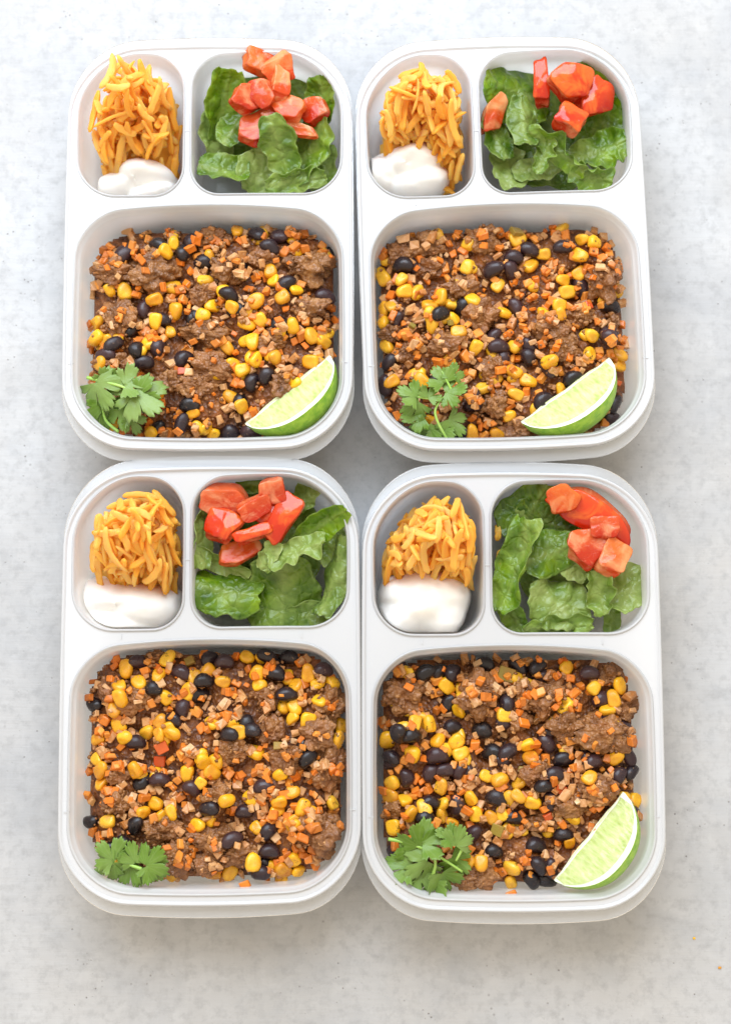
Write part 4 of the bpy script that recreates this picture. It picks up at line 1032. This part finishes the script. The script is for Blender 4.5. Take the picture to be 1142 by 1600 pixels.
# ------------------------------------------------------------------ cilantro
def herb_leaf(size, seed, cup=.3, pale=.2):
    r = random.Random(seed); na, nr = 141, 8; an = np.linspace(-R(112), R(112), na)
    lob = np.zeros(na)
    for c, w, h in ((0, 27, 1.0), (58 + r.uniform(-6, 6), 25, .84 + r.uniform(-.1, .08)), (-58 + r.uniform(-6, 6), 25, .84 + r.uniform(-.1, .08)), (100, 20, .5), (-100, 20, .5)):
        q = np.degrees(an) - c; lob = np.maximum(lob, h * np.sqrt(np.clip(1 - (q / w) ** 2, 0, 1)) ** .7)
    teeth = .11 * np.abs(np.sin(np.degrees(an) * .215 + seed)) ** .7 + .06 * np.abs(np.sin(np.degrees(an) * .41 + seed * 2)) - .06
    rad = size * (.34 + .54 * lob + teeth * (.4 + lob)) * .97
    rr = np.linspace(0.02, 1, nr)[:, None]
    x = rr * rad * np.cos(an); y = rr * rad * np.sin(an)
    z = cup * (y ** 2) / size * .8 - .25 * cup * (x ** 2) / size + .13 * size * .5 * vn(p3(x * 1.1, y * 1.1, seed), seed) + .10 * rr ** 2 * vn(p3(x * 3, y * 3, 1), seed)
    vein = np.exp(-(((np.degrees(an) % 19.4) - 9.7) / 2.0) ** 2) * np.ones_like(rr) * (1 - rr * .6)
    tint = np.stack([np.clip(pale + .3 * vn(p3(x, y, 3), seed) + rr * 0, 0, 1), vein, rr * np.ones_like(x)], -1).reshape(-1, 3)
    return mesh('leaf', p3(x, y, z).reshape(-1, 3), grid_faces(nr, na), M['herb'], attr=tint)
def tube(pts, r0, r1, m, name='stem'):
    P = [Vector(p) for p in pts]; Q = []
    for i in range(len(P) - 1):
        a, b, c, d = P[max(i - 1, 0)], P[i], P[i + 1], P[min(i + 2, len(P) - 1)]
        for j in range(6):
            t = j / 6; Q.append(.5 * ((2 * b) + (c - a) * t + (2 * a - 5 * b + 4 * c - d) * t * t + (3 * b - a - 3 * c + d) * t ** 3))
    Q.append(P[-1]); v = []; n = 8
    for i, q in enumerate(Q):
        tg = (Q[min(i + 1, len(Q) - 1)] - Q[max(i - 1, 0)]).normalized(); u = tg.cross(Vector((0, 0, 1))).normalized(); w = u.cross(tg)
        rr = r0 + (r1 - r0) * i / (len(Q) - 1)
        v += [q + (u * math.cos(2 * math.pi * k / n) + w * math.sin(2 * math.pi * k / n)) * rr for k in range(n)]
    f = grid_faces(len(Q), n, True) + [tuple(range(n))[::-1], tuple(range(len(v) - n, len(v)))]
    return mesh(name, [tuple(p) for p in v], f, m)
# stems: lists of (px, py, z); leaves: base px, py, z, size, heading, pitch, roll, pale
HERB = dict(
 TL=dict(base=(200, 640), stems=[[(137, 590, 4.0), (165, 597, 4.3), (195, 606, 4.4), (215, 622, 4.3)], [(186, 675, 3.3), (165, 655, 3.5), (160, 620, 3.8)]],
   leaves=[(212, 612, 4.4, 2.7, -42, -6, 8, .45), (195, 602, 4.4, 1.9, 12, 5, -10, .5), (150, 598, 4.2, 2.4, -58, -5, 15, .42), (165, 600, 4.0, 1.6, 35, 8, 0, .15), (188, 640, 3.9, 1.6, -75, 0, 20, .2), (165, 630, 3.6, 2.2, -85, -15, -20, .1), (215, 618, 4.1, 2.0, -10, 0, 20, .15), (205, 655, 3.7, 1.3, -60, 0, 0, .25), (160, 640, 3.4, 1.6, -60, -10, 10, .1)]),
 TR=dict(base=(665, 640), stems=[[(698, 686, 3.6), (684, 660, 4.1), (680, 640, 4.3), (692, 622, 4.4), (706, 612, 4.4)], [(706, 612, 4.4), (698, 595, 4.5), (690, 580, 4.5)], [(690, 624, 4.3), (665, 622, 4.3), (650, 620, 4.2)]],
   leaves=[(695, 612, 4.5, 1.75, 5, 0, 0, .12), (694, 598, 4.5, 1.5, 125, 8, 0, .08), (705, 590, 4.6, 1.2, 75, 0, 0, .1), (650, 622, 4.3, 1.6, 150, 5, 0, .1), (655, 628, 4.1, 1.7, 215, -8, 0, .06), (668, 622, 4.4, 1.2, 55, 0, 0, .15), (660, 650, 3.8, 1.7, 190, -5, 10, .05), (670, 668, 3.6, 1.7, 225, -5, 0, .05), (700, 655, 3.7, 1.7, -45, -5, 0, .06), (690, 672, 3.5, 1.5, -100, -5, 0, .05)]),
 BL=dict(base=(210, 1345), stems=[[(222, 1358, 4.2), (205, 1352, 4.2), (185, 1345, 4.0)]],
   leaves=[(228, 1352, 4.4, 1.9, 42, 0, 8, .05), (232, 1352, 4.4, 1.6, -40, -5, 0, .05), (212, 1348, 4.2, 1.6, 105, 0, 0, .06), (178, 1345, 4.1, 1.8, 130, 5, 10, .25), (180, 1350, 4.0, 1.6, 200, 0, 0, .22), (205, 1352, 3.9, 1.7, 240, -8, 0, .08), (222, 1355, 3.9, 1.5, 255, -8, 0, .1)]),
 BR=dict(base=(665, 1345), stems=[[(607, 1311, 4.0), (640, 1318, 4.3), (680, 1335, 4.4), (722, 1362, 4.3)], [(676, 1368, 4.2), (680, 1350, 4.4), (677, 1335, 4.4)], [(728, 1300, 4.6), (722, 1325, 4.5), (712, 1345, 4.3)]],
   leaves=[(655, 1322, 4.4, 1.9, 100, 10, 15, .08), (660, 1318, 4.5, 2.0, 22, 8, -15, .15), (712, 1322, 4.7, 1.6, 75, 5, 0, .30), (705, 1310, 4.6, 1.3, 150, 0, 10, .2), (668, 1345, 4.4, 2.0, 215, 0, 0, .30), (640, 1355, 4.1, 1.9, 165, 0, 10, .30), (655, 1365, 4.0, 1.9, 255, -8, 0, .25), (690, 1365, 4.1, 1.8, -75, -8, 0, .10), (705, 1340, 4.0, 1.7, -40, -10, 10, .06), (675, 1375, 3.9, 1.7, -110, -10, 0, .15), (645, 1330, 4.0, 1.5, 190, 0, 0, .12)]))
HLAB = dict(TL='broad-leaved cilantro sprig with a thick pale stem lying on the beef filling', TR='cilantro sprig with a thin curling stem and small leaves on the beef filling',
            BL='short dark cilantro leaf cluster on the beef filling of the tray without lime', BR='bunched chopped cilantro with crossed stems on the beef filling')
for k, d in HERB.items():
    b = at(*d['base'], 3.6); root = empty('cilantro_sprig', b)
    for i, s in enumerate(d['stems']): obj('stem', tube([at(*q) - b for q in s], .11 if k != 'TR' else .085, .06, M['stem']), root)
    for i, (px_, py_, z, sz, hd, pit, rol, pale) in enumerate(d['leaves']):
        o = solidify(obj('leaf', herb_leaf(sz * .82, i * 7 + hash_k[k], .7 * (1 if i % 2 else -.7), pale + .08), root, at(px_, py_, z) - b), .022, 0)
        o.rotation_euler = (Matrix.Rotation(R(hd), 3, 'Z') @ Matrix.Rotation(R(-pit - 12 + 24 * ((i * 37) % 10) / 9), 3, 'Y') @ Matrix.Rotation(R(rol - 18 + 36 * ((i * 53) % 10) / 9), 3, 'X')).to_euler()
    tag(root, HLAB[k], 'cilantro', 'cilantro sprigs')

# ------------------------------------------------------------------ stray bits on rims and table
for px_, py_, z, s, k in ((700, 0, 0, 0, 0),) * 0 + ((383.6, 1383, 3.6, .9, 'BL'), (800, 1399, 3.6, 1.0, 'BR')):
    o = obj('carrot_dice', ME['carrot'][3], loc=at(px_, py_, z), rot=(.1, .1, .4), scale=(s, s, s))
    tag(o, 'orange diced carrot caught on the front wall of ' + SPEC[k]['key'], 'carrot', 'carrots caught on the walls')
for i, (px_, py_) in enumerate(((1084, 1466), (1124, 1512))):
    v, f = cube_v(200 + i, .06 + .03 * i, .06, .03, .02)
    tag(obj('crumb', mesh('crumb', v, f, M['corn']), loc=at(px_, py_, .04)), 'tiny yellow crumb on the bare tabletop', 'crumb', 'crumbs on the tabletop')
